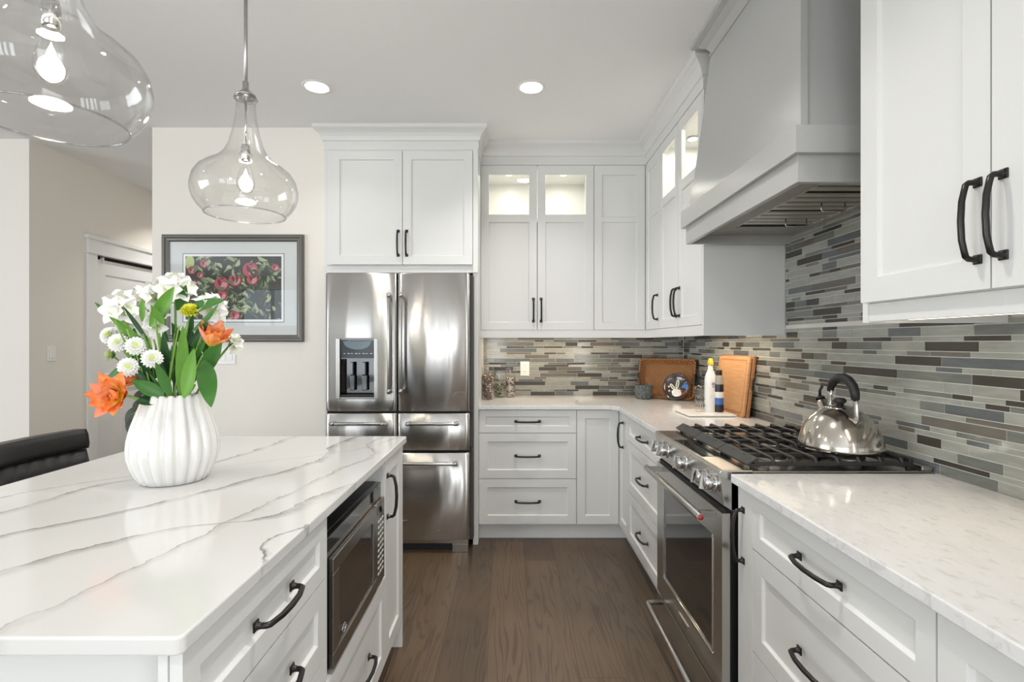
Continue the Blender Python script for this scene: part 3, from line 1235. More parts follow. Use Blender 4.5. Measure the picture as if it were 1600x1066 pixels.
for x in reversed(top):
    u = (x - ctr) / hw
    vs.append((x, DZ1 - 0.018 - 0.052 * math.sqrt(max(0, 1 - u * u)) - 0.002))


def ypan(z):
    return -0.009 + (DZ1 - 0.015 - z) / 0.113 * 0.012


bm.faces.new([bm.verts.new((x, ypan(z), z)) for x, z in vs])
obj('display', bm, SILV, dl)
ICON = pm('white icon print', rgb(225, 228, 228), 0.5)
bx('icon_row', [(xa + 0.02 + 0.024 * i, xa + 0.02 + 0.024 * i + (0.016 if i % 2 else 0.010), ypan(DZ1 - 0.098) - 0.001, ypan(DZ1 - 0.098), DZ1 - 0.100, DZ1 - 0.096) for i in range(8)], ICON, dl)
bm = B()
for cxp, wd_ in ((0.30, 0.030), (0.66, 0.036)):
    cx_ = xa + (xb - xa) * cxp
    box(bm, cx_ - wd_ / 2, cx_ + wd_ / 2, 0.03, 0.05, DZ0 + 0.05, DZ0 + 0.15)
    box(bm, cx_ - wd_ / 3, cx_ + wd_ / 3, 0.02, 0.045, DZ0 + 0.15, DZ0 + 0.235)
obj('paddle', bm, pm('glossy dark grey plastic', rgb(58, 60, 66), 0.12, 0, 0.5), dl, bevel=0.005, seg=3)
bx('drip_grille', [(xa + 0.004, xb - 0.004, -0.008, 0.02, DZ0 + 0.02, DZ0 + 0.026)], BLACK, dl)
# drawers
d1 = steel_front('drawer', 0, gx0, 0.661, 0.896)
d2 = steel_front('drawer', gx1, FW, 0.661, 0.896)
d3 = steel_front('drawer', 0, FW, 0.085, 0.643)
bar_handle(d1, (0.045, -0.006, 0.838), (gx0 - 0.055, -0.006, 0.838))
bar_handle(d2, (gx1 + 0.062, -0.006, 0.838), (FW - 0.062, -0.006, 0.838))
bar_handle(d3, (0.06, -0.006, 0.585), (FW - 0.068, -0.006, 0.585))
bx('badge', (FW / 2 - 0.065, FW / 2 + 0.065, -0.0135, -0.009, 0.182, 0.214), STEELB, d3, 0.001)
bx('badge_print', (FW / 2 + 0.035, FW / 2 + 0.052, -0.0142, -0.0130, 0.190, 0.206), DARKPAINT, d3)
bx('gasket', [(gx0, gx1, 0.03, 0.075, zm, zt), (0.004, FW - 0.004, 0.03, 0.075, 0.896, 0.911), (0.004, FW - 0.004, 0.03, 0.075, 0.643, 0.661), (gx0, gx1, 0.03, 0.075, 0.661, 0.896)], SHADOWGAP, fr)
bx('base_grille', [(0.01, FW - 0.01, 0.02, 0.06, 0.055, 0.080), (FW - 0.11, FW - 0.01, 0.015, 0.05, 0.0, 0.055), (0.01, 0.11, 0.015, 0.05, 0.0, 0.055)], STEELB, fr, 0.002)
bx('kick_recess', (0.11, FW - 0.11, 0.055, 0.06, 0.0, 0.055), SHADOWGAP, fr)
for zz in (0.648, 0.90):
    bx('hinge', (FW - 0.012, FW + 0.014, 0.02, 0.09, zz, zz + 0.02), BLACK, fr)

# ------------------------------------------------------------------ island
IX, IN_, IF_ = -0.485, 0.758, 2.30
pts = []
x0, x1, y0, y1 = -1.515, -0.475, 0.742, 2.342
rc = 0.012
for cx, cy, a0 in ((x1 - rc, y0 + rc, -PI / 2), (x1 - rc, y1 - rc, 0), (x0 + rc, y1 - rc, PI / 2), (x0 + rc, y0 + rc, PI)):
    pts += [(cx + rc * math.cos(a0 + k * PI / 10), cy + rc * math.sin(a0 + k * PI / 10)) for k in range(6)]
bm = B(); slab(bm, pts, ZC0, ZC1)
tag(obj('island_countertop', bm, QI, bevel=0.004, seg=3), 'white quartz island countertop with long grey veins', 'countertop')


def island_root(name, label, y_near):
    return thing(name, label, 'cabinet', (IX, y_near, 0), PI / 2)


IW = 0.72      # depth of island cabinets
ya, yb_ = 1.351, 1.985
r = island_root('island_drawer_cabinet', 'white island drawer cabinet nearest the camera, left of the microwave', IN_)
w = ya - IN_
bm = B(); box(bm, 0.075, w, 0.021, IW, 0.105, ZC0)
box(bm, 0.0, 0.075, 0.021, 0.035, 0.105, ZC0)
box(bm, 0.0, 0.075, IW - 0.016, IW, 0.0, ZC0)
obj('carcass', bm, CAB, r)
bm = B(); box(bm, 0.075, w, 0.07, 0.09, 0, 0.105)
obj('toe_kick', bm, CAB, r)
bm = B()
box(bm, 0.060, 0.0745, 0.0355, IW - 0.0165, 0.0, ZC0 - 0.001)
obj('end_panel', bm, CAB, r, bevel=0.001)
q = (Z1 - ZB) / 3
drawer(r, 0, w, Z1, ZT)
for i in range(3):
    drawer(r, 0, w, ZB + q * i, ZB + q * (i + 1))

r = island_root('island_microwave_cabinet', 'white island cabinet with an open microwave niche above one wide drawer', ya)
w = yb_ - ya
bm = B()
box(bm, 0, 0.018, 0.005, IW, 0.105, ZC0)
box(bm, w - 0.018, w, 0.005, IW, 0.105, ZC0)
box(bm, 0.018, w - 0.018, IW - 0.18, IW, 0.105, ZC0)
box(bm, 0.018, w - 0.018, 0.021, IW - 0.18, 0.105, 0.450)
box(bm, 0.018, w - 0.018, 0.15, IW - 0.18, ZC0 - 0.018, ZC0)
obj('carcass', bm, CAB, r)
bm = B(); box(bm, 0, w, 0.07, 0.09, 0, 0.105)
obj('toe_kick', bm, CAB, r)
drawer(r, 0, w, ZB, 0.452)

r = island_root('island_pull_out_cabinet', 'white island pull-out cabinet at the far end by the refrigerator', yb_)
w = IF_ - yb_
bm = B(); box(bm, 0, w, 0.021, IW, 0.105, ZC0)
obj('carcass', bm, CAB, r)
bm = B(); box(bm, 0, w - 0.02, 0.07, 0.09, 0, 0.105)
obj('toe_kick', bm, CAB, r)
bm = B(); box(bm, w - 0.018, w, 0.0, IW, 0.0, ZC0)
obj('end_panel', bm, CAB, r, bevel=0.001)
door(r, 0.0, w - 0.02, ZB, ZT, -1, 0.75)

# rest of the island body on the seating side
bm = B(); box(bm, IX - IW - 0.04, IX - IW - 0.002, IN_ + 0.003, IF_, 0.0, ZC0)
tag(obj('island_back_panel', bm, CAB), 'white island panel on the seating side, facing the black stool', 'panel')

# microwave
MW = yb_ - ya - 0.044
r = thing('microwave', 'stainless steel and black microwave set into the island niche', 'microwave', (IX - 0.010, ya + 0.022, 0.4505), PI / 2)
MH = 0.372
bx('body', (0, MW, 0.02, 0.45, 0.006, MH), BLACK, r, 0.004)
bx('front_frame', (0, MW, 0.002, 0.022, 0.006, MH - 0.002), BLACKGLASS, r, 0.003)
dw = MW * 0.80
bm = B()
x0, x1, z0, z1 = 0.022, dw, 0.012, MH - 0.058
a, b, c, d = 0.07, dw - 0.045, 0.055, MH - 0.10
for p in ((x0, x1, z0, c), (x0, x1, d, z1), (x0, a, c, d), (b, x1, c, d)):
    box(bm, p[0], p[1], -0.014, 0.0015, p[2], p[3])
obj('door', bm, STEELD, r, bevel=0.002)
bx('window', (a - 0.002, b + 0.002, -0.009, 0.0, c - 0.002, d + 0.002), BLACKGLASS, r)
bx('control_panel', (dw + 0.004, MW - 0.003, -0.012, 0.0015, 0.012, MH - 0.058), STEELD, r, 0.002)
bm = B()
for i in range(10):
    for j in range(3):
        cx = dw + 0.022 + j * 0.028
        cz = 0.055 + i * 0.021
        box(bm, cx, cx + 0.017, -0.0135, -0.0115, cz, cz + 0.006)
obj('button_row', bm, pm('pale key print', rgb(216, 216, 212), 0.5), r)
bx('display', (dw + 0.016, MW - 0.014, -0.0132, -0.0115, MH - 0.098, MH - 0.072), BLACKGLASS, r)
bm = B()
tube(bm, [(a + 0.035 + 0.017 * math.cos(k * PI / 9), -0.0152, 0.083 + 0.011 * math.sin(k * PI / 9)) for k in range(19)], 0.0016, 6)
tube(bm, [(a + 0.030, -0.0152, 0.079), (a + 0.035, -0.0152, 0.086), (a + 0.040, -0.0152, 0.088)], 0.0014, 6)
bx_emblem = obj('emblem', bm, CHROME, r)

# ------------------------------------------------------------------ bar stool
r = thing('bar_stool', 'black leather stool with a channel-stitched back at the island seating side', 'stool', (-1.70, 1.955, 0), 0)
bm = B()
box(bm, -0.20, 0.20, -0.215, 0.215, 0.60, 0.665)
obj('seat', bm, LEATHER, r, bevel=0.018, seg=3)
bm = B()
# back leans outward (-x) towards its top; thick pad with a plain top band and vertical channels below
ny = 33
for lvl in ((0.905, 0.985, 0), (0.66, 0.902, 1)):
    zlo, zhi, ch = lvl
    prev = None
    for i in range(ny):
        y = -0.225 + 0.45 * i / (ny - 1)
        curve = 0.035 * (y / 0.225) ** 2
        dip = (0.0035 if i % 4 else 0.0) if ch else 0.010
        nz = 5
        col = []
        for k in range(nz):
            z = zlo + (zhi - zlo) * k / (nz - 1)
            e = 0.006 if k in (0, nz - 1) else 0
            xb = -0.125 - (0.985 - z) * -0.16 - 0.02
            xb = -0.155 + (0.985 - z) * 0.13 + curve
            col.append((bm.verts.new((xb + 0.018 + dip - e, y, z)), bm.verts.new((xb - 0.022 - dip * 0.4 + e, y, z))))
        if prev:
            for k in range(nz - 1):
                for s in (0, 1):
                    f = bm.faces.new((prev[k][s], col[k][s], col[k + 1][s], prev[k + 1][s]))
                    f.smooth = True
            for k in (0, nz - 1):
                bm.faces.new((prev[k][0], prev[k][1], col[k][1], col[k][0]))
        else:
            for k in range(nz - 1):
                bm.faces.new((col[k][0], col[k][1], col[k + 1][1], col[k + 1][0]))
        prev = col
    for k in range(nz - 1):
        bm.faces.new((prev[k][0], prev[k][1], prev[k + 1][1], prev[k + 1][0]))
obj('backrest', bm, LEATHER, r)
for sx in (-0.17, 0.17):
    for sy in (-0.185, 0.185):
        bm = B()
        tube(bm, [(sx, sy, 0.60), (sx * 1.15, sy * 1.08, 0.0)], [0.018, 0.013], 10)
        obj('leg', bm, BLACK, r)
bm = B()
fp = [(sx * 1.1, sy * 1.05, 0.2) for sx, sy in ((-0.17, -0.185), (0.17, -0.185), (0.17, 0.185), (-0.17, 0.185))]
for p, q in zip(fp, fp[1:] + fp[:1]):
    tube(bm, [p, q], 0.009, 8)
obj('footrest', bm, BLACK, r)

# ------------------------------------------------------------------ range
rg = thing('gas_range', 'stainless steel slide-in gas range with chrome knobs and black grates', 'stove', (0.69, YR1, 0), -PI / 2)
RW = YR1 - YR0          # local x: far -> near, y: into the wall
RD = XR - 0.69 - 0.012
bx('body', (0.004, RW - 0.004, 0.027, RD, 0.05, 0.918), BLACK, rg)
# steel flanks that show where the counter stops short
bx('side_trim', [(RW - 0.004, RW, 0.03, 0.10, 0.80, 0.925), (0.0, 0.004, 0.03, 0.10, 0.80, 0.925)], STEELB, rg)
bm = B()
sec = [(0.030, 0.80), (0.006, 0.815), (-0.010, 0.924), (-0.006, 0.931), (0.002, 0.933), (0.10, 0.933), (0.10, 0.80)]
A = [bm.verts.new((0, y, z)) for y, z in sec]
Bv = [bm.verts.new((RW, y, z)) for y, z in sec]
for i in range(len(sec)):
    j = (i + 1) % len(sec)
    bm.faces.new((A[i], A[j], Bv[j], Bv[i]))
bm.faces.new(A); bm.faces.new(Bv)
obj('control_panel', bm, STEELB, rg, bevel=0.002)
bm = B()
box(bm, 0, RW, 0.10, RD, 0.918, 0.930)
box(bm, -0.0, RW, RD - 0.035, RD, 0.930, 0.945)
obj('cooktop', bm, STEELB, rg, bevel=0.003)
bx('display', (YR1 - 2.205, YR1 - 1.887, 0.008, 0.068, 0.9325, 0.9345), BLACKGLASS, rg, 0.001)
# knobs on the sloping face
nrm = Vector((0, -0.109, -0.016)).normalized()
ax = Vector((0, -1, 0.147)).normalized()
Mk = Matrix(((1, 0, 0, 0), (0, ax.z, ax.y, 0), (0, -ax.y, ax.z, 0), (0, 0, 0, 1)))
for yk in (2.345, 2.262, 2.03, 1.822, 1.742):
    bm = B()
    lathe(bm, [(0.0, 0.0), (0.031, 0.0), (0.031, 0.006), (0.027, 0.009), (0.0, 0.009)], 28)
    lathe(bm, [(0.0, 0.009), (0.022, 0.009), (0.0235, 0.012), (0.0225, 0.034), (0.020, 0.037), (0.0, 0.037)], 28)
    kb = obj('knob', bm, CHROME, rg, bevel=0)
    kb.matrix_local = Matrix.Translation((YR1 - yk, -0.003, 0.874)) @ Mk
    bm = B(); box(bm, -0.006, 0.006, -0.026, 0.026, 0.030, 0.050)
    obj('grip', bm, CHROME, kb, bevel=0.003, seg=3)
    bm = B(); box(bm, -0.001, 0.001, 0.014, 0.0255, 0.0500, 0.0504)
    obj('pointer', bm, BLACK, kb)
# oven door
DX = 0.0
bm = B()
wz0, wz1, wx0, wx1 = 0.290, 0.693, YR1 - 2.327, YR1 - 1.769
for p in ((0.003, RW - 0.003, 0.185, wz0), (0.003, RW - 0.003, wz1, 0.790), (0.003, wx0, wz0, wz1), (wx1, RW - 0.003, wz0, wz1)):
    box(bm, p[0], p[1], 0.0, 0.026, p[2], p[3])
bmesh.ops.remove_doubles(bm, verts=bm.verts, dist=1e-5)
od = obj('oven_door', bm, STEELB, rg)
bx('window', (wx0 - 0.003, wx1 + 0.003, 0.003, 0.02, wz0 - 0.003, wz1 + 0.003), BLACKGLASS, od)
bx('window_trim', [(wx0 - 0.006, wx1 + 0.006, -0.003, 0.001, wz0 - 0.007, wz0), (wx0 - 0.006, wx0, -0.003, 0.001, wz0, wz1), (wx1, wx1 + 0.006, -0.003, 0.001, wz0, wz1)], CHROME, od, 0.001)
bx('top_gap', (0.003, RW - 0.003, 0.012, 0.05, 0.79, 0.802), SHADOWGAP, rg)
bm = B()
tube(bm, [(0.04, -0.06, 0.768), (RW - 0.03, -0.06, 0.768)], 0.0135, 20)
for xq in (0.075, RW - 0.065):
    box(bm, xq - 0.013, xq + 0.013, -0.060, 0.0, 0.760, 0.780)
obj('handle', bm, NICKEL, od, bevel=0.001)
REDM = pm('red medallion enamel', rgb(172, 58, 58), 0.3)
bm = B()
Mr = Matrix.Translation((RW - 0.0305, -0.06, 0.768)) @ Matrix.Rotation(PI / 2, 4, 'Y')
lathe(bm, [(0, 0.002), (0.0098, 0.002), (0.0098, 0.0)], 20, mat=Mr)
md = obj('medallion', bm, REDM, od)
bx('badge', (RW / 2 - 0.055, RW / 2 + 0.055, -0.003, 0.001, 0.218, 0.244), STEELB, od, 0.001)
bx('badge_inset', (RW / 2 - 0.046, RW / 2 + 0.046, -0.0036, -0.002, 0.223, 0.239), STEELD, od)
bm = B(); box(bm, 0.003, RW - 0.003, 0.003, 0.026, 0.045, 0.172)
sd = obj('storage_drawer', bm, STEELB, rg, bevel=0.002)
bx('drawer_gap', (0.003, RW - 0.003, 0.02, 0.05, 0.172, 0.185), SHADOWGAP, rg)
bm = B()
tube(bm, [(0.045, 0.004, 0.142), (0.045, -0.045, 0.142), (0.049, -0.055, 0.142), (0.060, -0.06, 0.142), (RW - 0.06, -0.06, 0.142), (RW - 0.049, -0.055, 0.142), (RW - 0.045, -0.045, 0.142),
          (RW - 0.045, 0.004, 0.142)], 0.0105, 14)
obj('handle', bm, NICKEL, sd)
for sx in (0.04, RW - 0.04):
    for sy in (0.10, RD - 0.08):
        bm = B(); tube(bm, [(sx, sy, 0), (sx, sy, 0.052)], 0.018, 10)
        obj('foot', bm, BLACK, rg)
# burners
SILVB = pm('burner aluminium', rgb(170, 168, 162), 0.4, 0.8)
for cx, cy, R in ((0.13, 0.23, 0.042), (0.13, 0.50, 0.036), (RW / 2, 0.37, 0.055), (RW - 0.13, 0.23, 0.050), (RW - 0.13, 0.50, 0.038)):
    bm = B()
    lathe(bm, [(0, 0.932), (R, 0.932), (R, 0.946), (R * 0.9, 0.948)], 24, mi=1)
    lathe(bm, [(R * 0.9, 0.948), (R * 0.88, 0.956), (R * 0.7, 0.958), (0, 0.958)], 24, mi=0)
    obj('burner', bm, [CASTIRON, SILVB], rg, (cx, cy, 0))
# grates: three, each a frame with cross fingers
gw = (RW - 0.02) / 3
gy0, gy1 = 0.090, 0.635
ZG = 0.972
for i in range(3):
    a = 0.010 + gw * i + 0.002
    b = a + gw - 0.004
    bm = B()
    # sloping front rail, back rail, side rails
    v8 = [bm.verts.new(p) for x in (a, b) for p in ((x, gy0 - 0.006, 0.950), (x, gy0 + 0.030, ZG), (x, gy0 + 0.036, ZG - 0.012), (x, gy0 + 0.002, 0.940))]
    for k in range(4):
        m = (k + 1) % 4
        bm.faces.new((v8[k], v8[m], v8[4 + m], v8[4 + k]))
    bm.faces.new(v8[:4]); bm.faces.new(v8[4:])
    box(bm, a, b, gy1 - 0.014, gy1, 0.952, ZG - 0.004)
    for x in (a, b - 0.011):
        box(bm, x, x + 0.011, gy0 + 0.01, gy1, 0.943, 0.957)
    # seven bars across the stove width, their ends bent down onto the side rails
    for k in range(7):
        y = gy0 + 0.085 + k * 0.071
        pts = [(a + 0.003, y, 0.950), (a + 0.012, y, ZG - 0.006), (a + 0.022, y, ZG - 0.0055), (b - 0.022, y, ZG - 0.0055), (b - 0.012, y, ZG - 0.006), (b - 0.003, y, 0.950)]
        tube(bm, pts, 0.0062, 8)
    # two spines along the depth
    for u in (0.33, 0.67):
        x = a + (b - a) * u
        box(bm, x - 0.005, x + 0.005, gy0 + 0.02, gy1 - 0.005, 0.955, ZG - 0.003)
    for x in (a + 0.006, b - 0.018):
        for y in (gy0 + 0.012, gy1 - 0.016):
            box(bm, x, x + 0.012, y, y + 0.012, 0.929, 0.95)
    obj('grate', bm, CASTIRON, rg, bevel=0.002)

# ------------------------------------------------------------------ range hood
hd = thing('range_hood', 'grey painted flared range hood with steel baffle filters over the stove', 'hood', (XR, 2.065, 0))
bm = B()
zt_ = [(2.000, 0.0), (2.03, 0.02), (2.07, 0.07), (2.16, 0.22), (2.315, 0.43), (2.447, 0.60), (2.60, 0.78), (2.73, 0.96), (H, 1.0)]
prev = None
for z, t in zt_:
    X = 0.882 + 0.068 * t - XR
    hwid = 0.490 - 0.120 * t
    cur = [bm.verts.new(p) for p in ((-0.0005, hwid, z), (X, hwid, z), (X, -hwid, z), (-0.0005, -hwid, z))]
    if prev:
        for k in range(3):
            f = bm.faces.new((prev[k], prev[k + 1], cur[k + 1], cur[k]))
            f.smooth = True
    prev = cur
ho = obj('canopy', bm, HOODM, hd)
md_ = ho.modifiers.new('edge', 'EDGE_SPLIT')
md_.split_angle = math.radians(40)
# near-side edge strip
bm = B()
prev = None
for z, t in zt_:
    X = 0.882 + 0.068 * t - XR
    hwid = 0.490 - 0.120 * t
    cur = [bm.verts.new(p) for p in ((X + 0.0005, -hwid - 0.004, z), (X + 0.022, -hwid - 0.004, z), (X + 0.022, -hwid + 0.002, z), (X + 0.0005, -hwid + 0.002, z))]
    if prev:
        for k in range(4):
            bm.faces.new((prev[k], prev[(k + 1) % 4], cur[(k + 1) % 4], cur[k]))
    prev = cur
obj('edge_strip', bm, HOODM, hd)


def band(bm, X, hw_, z0, z1, t=0.02):
    sweep(bm, [(-0.0005, hw_), (X, hw_), (X, -hw_), (-0.0005, -hw_)], [(-t, z0), (0, z0), (0, z1), (-t, z1)])


bm = B(); band(bm, 0.85 - XR, 0.522, 1.920, 2.004, 0.05)
box(bm, 0.85 - XR + 0.052, -0.001, -0.47, 0.47, 1.985, 2.0025)
obj('upper_band', bm, HOODM, hd, bevel=0.002)
bm = B(); band(bm, 0.869 - XR, 0.500, 1.838, 1.925, 0.02)
obj('lower_band', bm, HOODM, hd, bevel=0.0015)
# liner: grey plate with opening for filters
x0, x1 = 0.889 - XR, -0.0085
f0, f1 = -0.36, -0.03       # filter opening in x
g0, g1 = -0.475, 0.30
zl = 1.880
bm = B()
for p in ((x0, f0, -0.48, 0.48), (f1, x1, -0.48, 0.48), (f0, f1, -0.48, g0), (f0, f1, g1, 0.48)):
    box(bm, p[0], p[1], p[2], p[3], zl, zl + 0.004)
obj('liner', bm, pm('hood liner grey', rgb(150, 146, 140), 0.4), hd)
FILT = pm('baffle steel', rgb(212, 208, 196), 0.34, 1.0)
fw = (g1 - g0) / 3
for i in range(3):
    a, b = g0 + fw * i + 0.003, g0 + fw * (i + 1) - 0.003
    bm = B()
    box(bm, f0 + 0.002, f1 - 0.002, a, b, zl + 0.0095, zl + 0.013, 1)  # black sheet paints the shade seen between the baffles
    nb = 4
    for k in range(nb):
        y0_ = a + 0.006 + (b - a - 0.012) * k / nb
        y1_ = y0_ + (b - a - 0.012) / nb * 0.60
        # baffle channel running wall to front
        pr = [(y0_, zl + 0.0092), (y0_ + 0.002, zl + 0.004), (y1_ - 0.002, zl + 0.004), (y1_, zl + 0.0092)]
        for (ya_, za_), (yb2, zb2) in zip(pr, pr[1:]):
            quad(bm, [(f0 + 0.006, ya_, za_), (f1 - 0.006, ya_, za_), (f1 - 0.006, yb2, zb2), (f0 + 0.006, yb2, zb2)])
    box(bm, f0 + 0.001, f0 + 0.012, a, b, zl + 0.002, zl + 0.013)
    box(bm, f1 - 0.012, f1 - 0.001, a, b, zl + 0.002, zl + 0.013)
    fo = obj('baffle_filter', bm, [FILT, SHADOWGAP], hd)
    ym = (a + b) / 2
    bm = B()
    tube(bm, [(f0 + 0.16, ym, zl + 0.006), (f0 + 0.16, ym, zl - 0.020), (f0 + 0.165, ym, zl - 0.025), (f0 + 0.245, ym, zl - 0.025), (f0 + 0.25, ym, zl - 0.020), (f0 + 0.25, ym, zl + 0.006)], 0.0028, 8)
    obj('handle', bm, CHROME, fo)
bm = B()
sweep(bm, [(-0.0005, 0.370), (0.95 - XR, 0.370), (0.95 - XR, -0.370), (-0.0005, -0.370)],
      [(-0.01, 2.705), (0.010, 2.705), (0.012, 2.713), (0.006, 2.718), (0.008, 2.728), (0.022, 2.750), (0.05, 2.768), (0.075, 2.774), (0.078, H), (-0.01, H)])
obj('crown', bm, HOODM, hd)

# ------------------------------------------------------------------ ceiling lights
CAN_W = 6.0


def can(x, y, label, w=None):
    t = thing('recessed_light', label, 'light', (x, y, H))
    bm = B()
    lathe(bm, [(0.060, 0.002), (0.064, -0.004), (0.078, -0.005), (0.082, 0.0)], 32)
    obj('trim_ring', bm, WHITEPL, t)
    bm = B()
    lathe(bm, [(0, -0.003), (0.060, -0.002)], 32)
    obj('lens', bm, LENS, t)
    area('can_lamp', (0, 0, -0.012), (0, 0, 0), 0.12, 0.12, CAN_W if w is None else w, (1, 0.97, 0.93), 'DISK', 2.0, parent=t)
    return t


can(-1.095, 2.90, 'round recessed ceiling light nearer the pendant lamps', 1.5)
can(0.112, 2.905, 'round recessed ceiling light in front of the back cabinets')
for i, (x, y, lb) in enumerate(((0.112, 1.30, 'round recessed ceiling light above the walkway nearer the camera'), (-0.2, -0.6, 'round recessed ceiling light behind the camera, walkway side'),
                                (-2.6, 1.3, 'round recessed ceiling light over the seating side of the island'), (-2.6, -0.9, 'round recessed ceiling light behind the camera, seating side'),
                                (-2.9, 5.0, 'round recessed ceiling light in the hallway'))):
    can(x, y, lb, 6 if y > 4 else None)


def pendant(x, y, label):
    t = thing('pendant_light', label, 'pendant lamp', (x, y, 0), 0, 'pendant lamps over the island')
    bm = B()
    prof = [(0.039, 2.266), (0.041, 2.262), (0.036, 2.255), (0.0345, 2.235), (0.036, 2.205), (0.040, 2.175), (0.048, 2.135), (0.060, 2.09), (0.077, 2.055), (0.102, 2.028), (0.135, 2.008),
            (0.160, 1.987), (0.176, 1.960), (0.1835, 1.925), (0.182, 1.900), (0.174, 1.875), (0.160, 1.852), (0.1415, 1.832), (0.1385, 1.828)]
    lathe(bm, prof, 64)
    # a second wall 2 mm inside, joined at the two rims
    lathe(bm, [(r - 0.0025, z) for r, z in prof], 64)
    lathe(bm, [(0.1385, 1.828), (0.136, 1.828)], 64)
    obj('glass_shade', bm, GLASS, t)
    for rr_, zz_, tt_ in ((0.1375, 1.8275, 0.0026), (0.0385, 2.263, 0.0035)):
        bm = B()
        ring = [(rr_ * math.cos(k * PI / 32), rr_ * math.sin(k * PI / 32), zz_) for k in range(65)]
        tube(bm, ring, tt_, 8, cap=False)
        obj('glass_rim', bm, GLASSRIM, t)
    bm = B()
    tube(bm, [(0, 0, H - 0.02), (0, 0, 2.27)], 0.0065, 12)
    lathe(bm, [(0.0065, 2.33), (0.011, 2.325), (0.011, 2.30), (0.020, 2.288), (0.038, 2.275), (0.038, 2.268), (0, 2.268)], 28)
    obj('rod', bm, NICKEL, t)
    bm = B()
    lathe(bm, [(0, H), (0.062, H), (0.062, H - 0.012), (0.050, H - 0.024), (0.0, H - 0.026)], 32)
    obj('canopy', bm, NICKEL, t)
    bm = B()
    tube(bm, [(0, 0, 2.268), (0, 0, 2.09)], 0.004, 8)
    lathe(bm, [(0, 2.095), (0.014, 2.09), (0.017, 2.075), (0.017, 2.035), (0.014, 2.03), (0, 2.03)], 20)
    obj('socket', bm, CHROME, t)
    bm = B()
    lathe(bm, [(0.012, 2.032), (0.014, 2.015), (0.024, 1.985), (0.031, 1.955), (0.030, 1.935), (0.020, 1.915), (0, 1.908)], 24)
    bulb = obj('bulb', bm, GLASS, t)
    bm = B()
    lathe(bm, [(0, 2.00), (0.003, 1.99), (0.007, 1.98), (0.008, 1.97), (0.006, 1.958), (0.003, 1.950), (0, 1.945)], 14)
    obj('filament', bm, FILAMENT, bulb)
    d = bpy.data.lights.new('pendant_lamp', 'POINT')
    d.energy = 2.5
    d.color = (1, 0.9, 0.76)
    d.shadow_soft_size = 0.035
    o = bpy.data.objects.new('pendant_lamp', d)
    COL.objects.link(o)
    o.parent = t
    o.location = (0, 0, 1.955)
    return t


pendant(-0.995, 1.93, 'clear glass pendant lamp hanging in full view before the grey framed print')
pendant(-0.995, 1.114, 'clear glass pendant lamp nearest the camera, at the top left corner of the picture')

# ------------------------------------------------------------------ switches and picture
def switch(name, label, loc, rz, gang):
    t = thing(name, label, 'switch', loc, rz)
    w = 0.036 + 0.023 * (gang - 1)
    bx('cover_plate', (-w, w, -0.006, 0, -0.057, 0.057), WHITEPL, t, 0.002)
    for i in range(gang):
        c = (i - (gang - 1) / 2) * 0.046
        bx('rocker', (c - 0.0165, c + 0.0165, -0.0095, -0.005, -0.034, 0.034), WHITEPL, t, 0.0015)
    return t


switch('light_switch', 'white single light switch on the hallway wall beside the door', (XH + 0.0005, 3.82, 1.27), PI / 2, 1)
switch('light_switch', 'white double light switch below the framed print, partly behind the flowers', (-1.905, YP - 0.0005, 1.262), 0, 2)

fx0, fx1, fz0, fz1 = -2.327, -1.385, 1.355, 2.07
pf = thing('framed_print', 'framed print of red apples among leaves in a grey frame on the wall', 'picture', ((fx0 + fx1) / 2, YP, (fz0 + fz1) / 2))
FWd, FHt = (fx1 - fx0) / 2, (fz1 - fz0) / 2
bm = B()
mw = 0.046
prof = [(0.0, 0.0), (0.0, 0.022), (0.008, 0.028), (0.020, 0.028), (0.026, 0.020), (0.038, 0.018), (mw, 0.012), (mw, 0.0)]  # (inset, depth)
ringv = []
for sx, sz in ((-1, -1), (1, -1), (1, 1), (-1, 1)):
    ringv.append([bm.verts.new((sx * (FWd - o), -d - 0.001, sz * (FHt - o))) for o, d in prof])
for i in range(4):
    a, b = ringv[i], ringv[(i + 1) % 4]
    for k in range(len(prof)):
        j = (k + 1) % len(prof)
        bm.faces.new((a[k], a[j], b[j], b[k]))
obj('frame', bm, FRAMEM, pf)
bx('mat_board', (-FWd + mw, FWd - mw, -0.006, -0.002, -FHt + mw, FHt - mw), MATB, pf)
s = 233.3
px0, px1 = (291 - 366) / s, (440.5 - 366) / s
pz0, pz1 = (452 - 500.5) / s, (452 - 402) / s
bm = B()
e = 0.019
a0, a1, c0_, c1_ = px0 - e, px1 + e, pz0 - e, pz1 + e
lw_ = 0.004
for p in ((a0, a1, c0_, c0_ + lw_), (a0, a1, c1_ - lw_, c1_), (a0, a0 + lw_, c0_, c1_), (a1 - lw_, a1, c0_, c1_)):
    box(bm, p[0], p[1], -0.0068, -0.006, p[2], p[3])
obj('mat_line', bm, MATLINE, pf)
bx('print_paper', (a0 + lw_, a1 - lw_, -0.0066, -0.006, c0_ + lw_, c1_ - lw_), PAPER, pf)
# the print: dark foliage ground, leaves and apples in flat ink
PR = [pm('ink dark foliage', rgb(44, 46, 42), 0.8), pm('ink mid green', rgb(98, 116, 82), 0.8), pm('ink pale green', rgb(158, 168, 138), 0.8), pm('ink deep green', rgb(58, 76, 50), 0.8),
      pm('ink apple red', rgb(176, 84, 96), 0.8), pm('ink apple pink', rgb(206, 142, 148), 0.8), pm('ink apple shade', rgb(112, 38, 48), 0.8), pm('ink lime', rgb(176, 190, 120), 0.8)]
bm = B()
quad(bm, [(px0, -0.0072, pz0), (px1, -0.0072, pz0), (px1, -0.0072, pz1), (px0, -0.0072, pz1)], 0)
g = random.Random(4)
lay = [-0.00725]


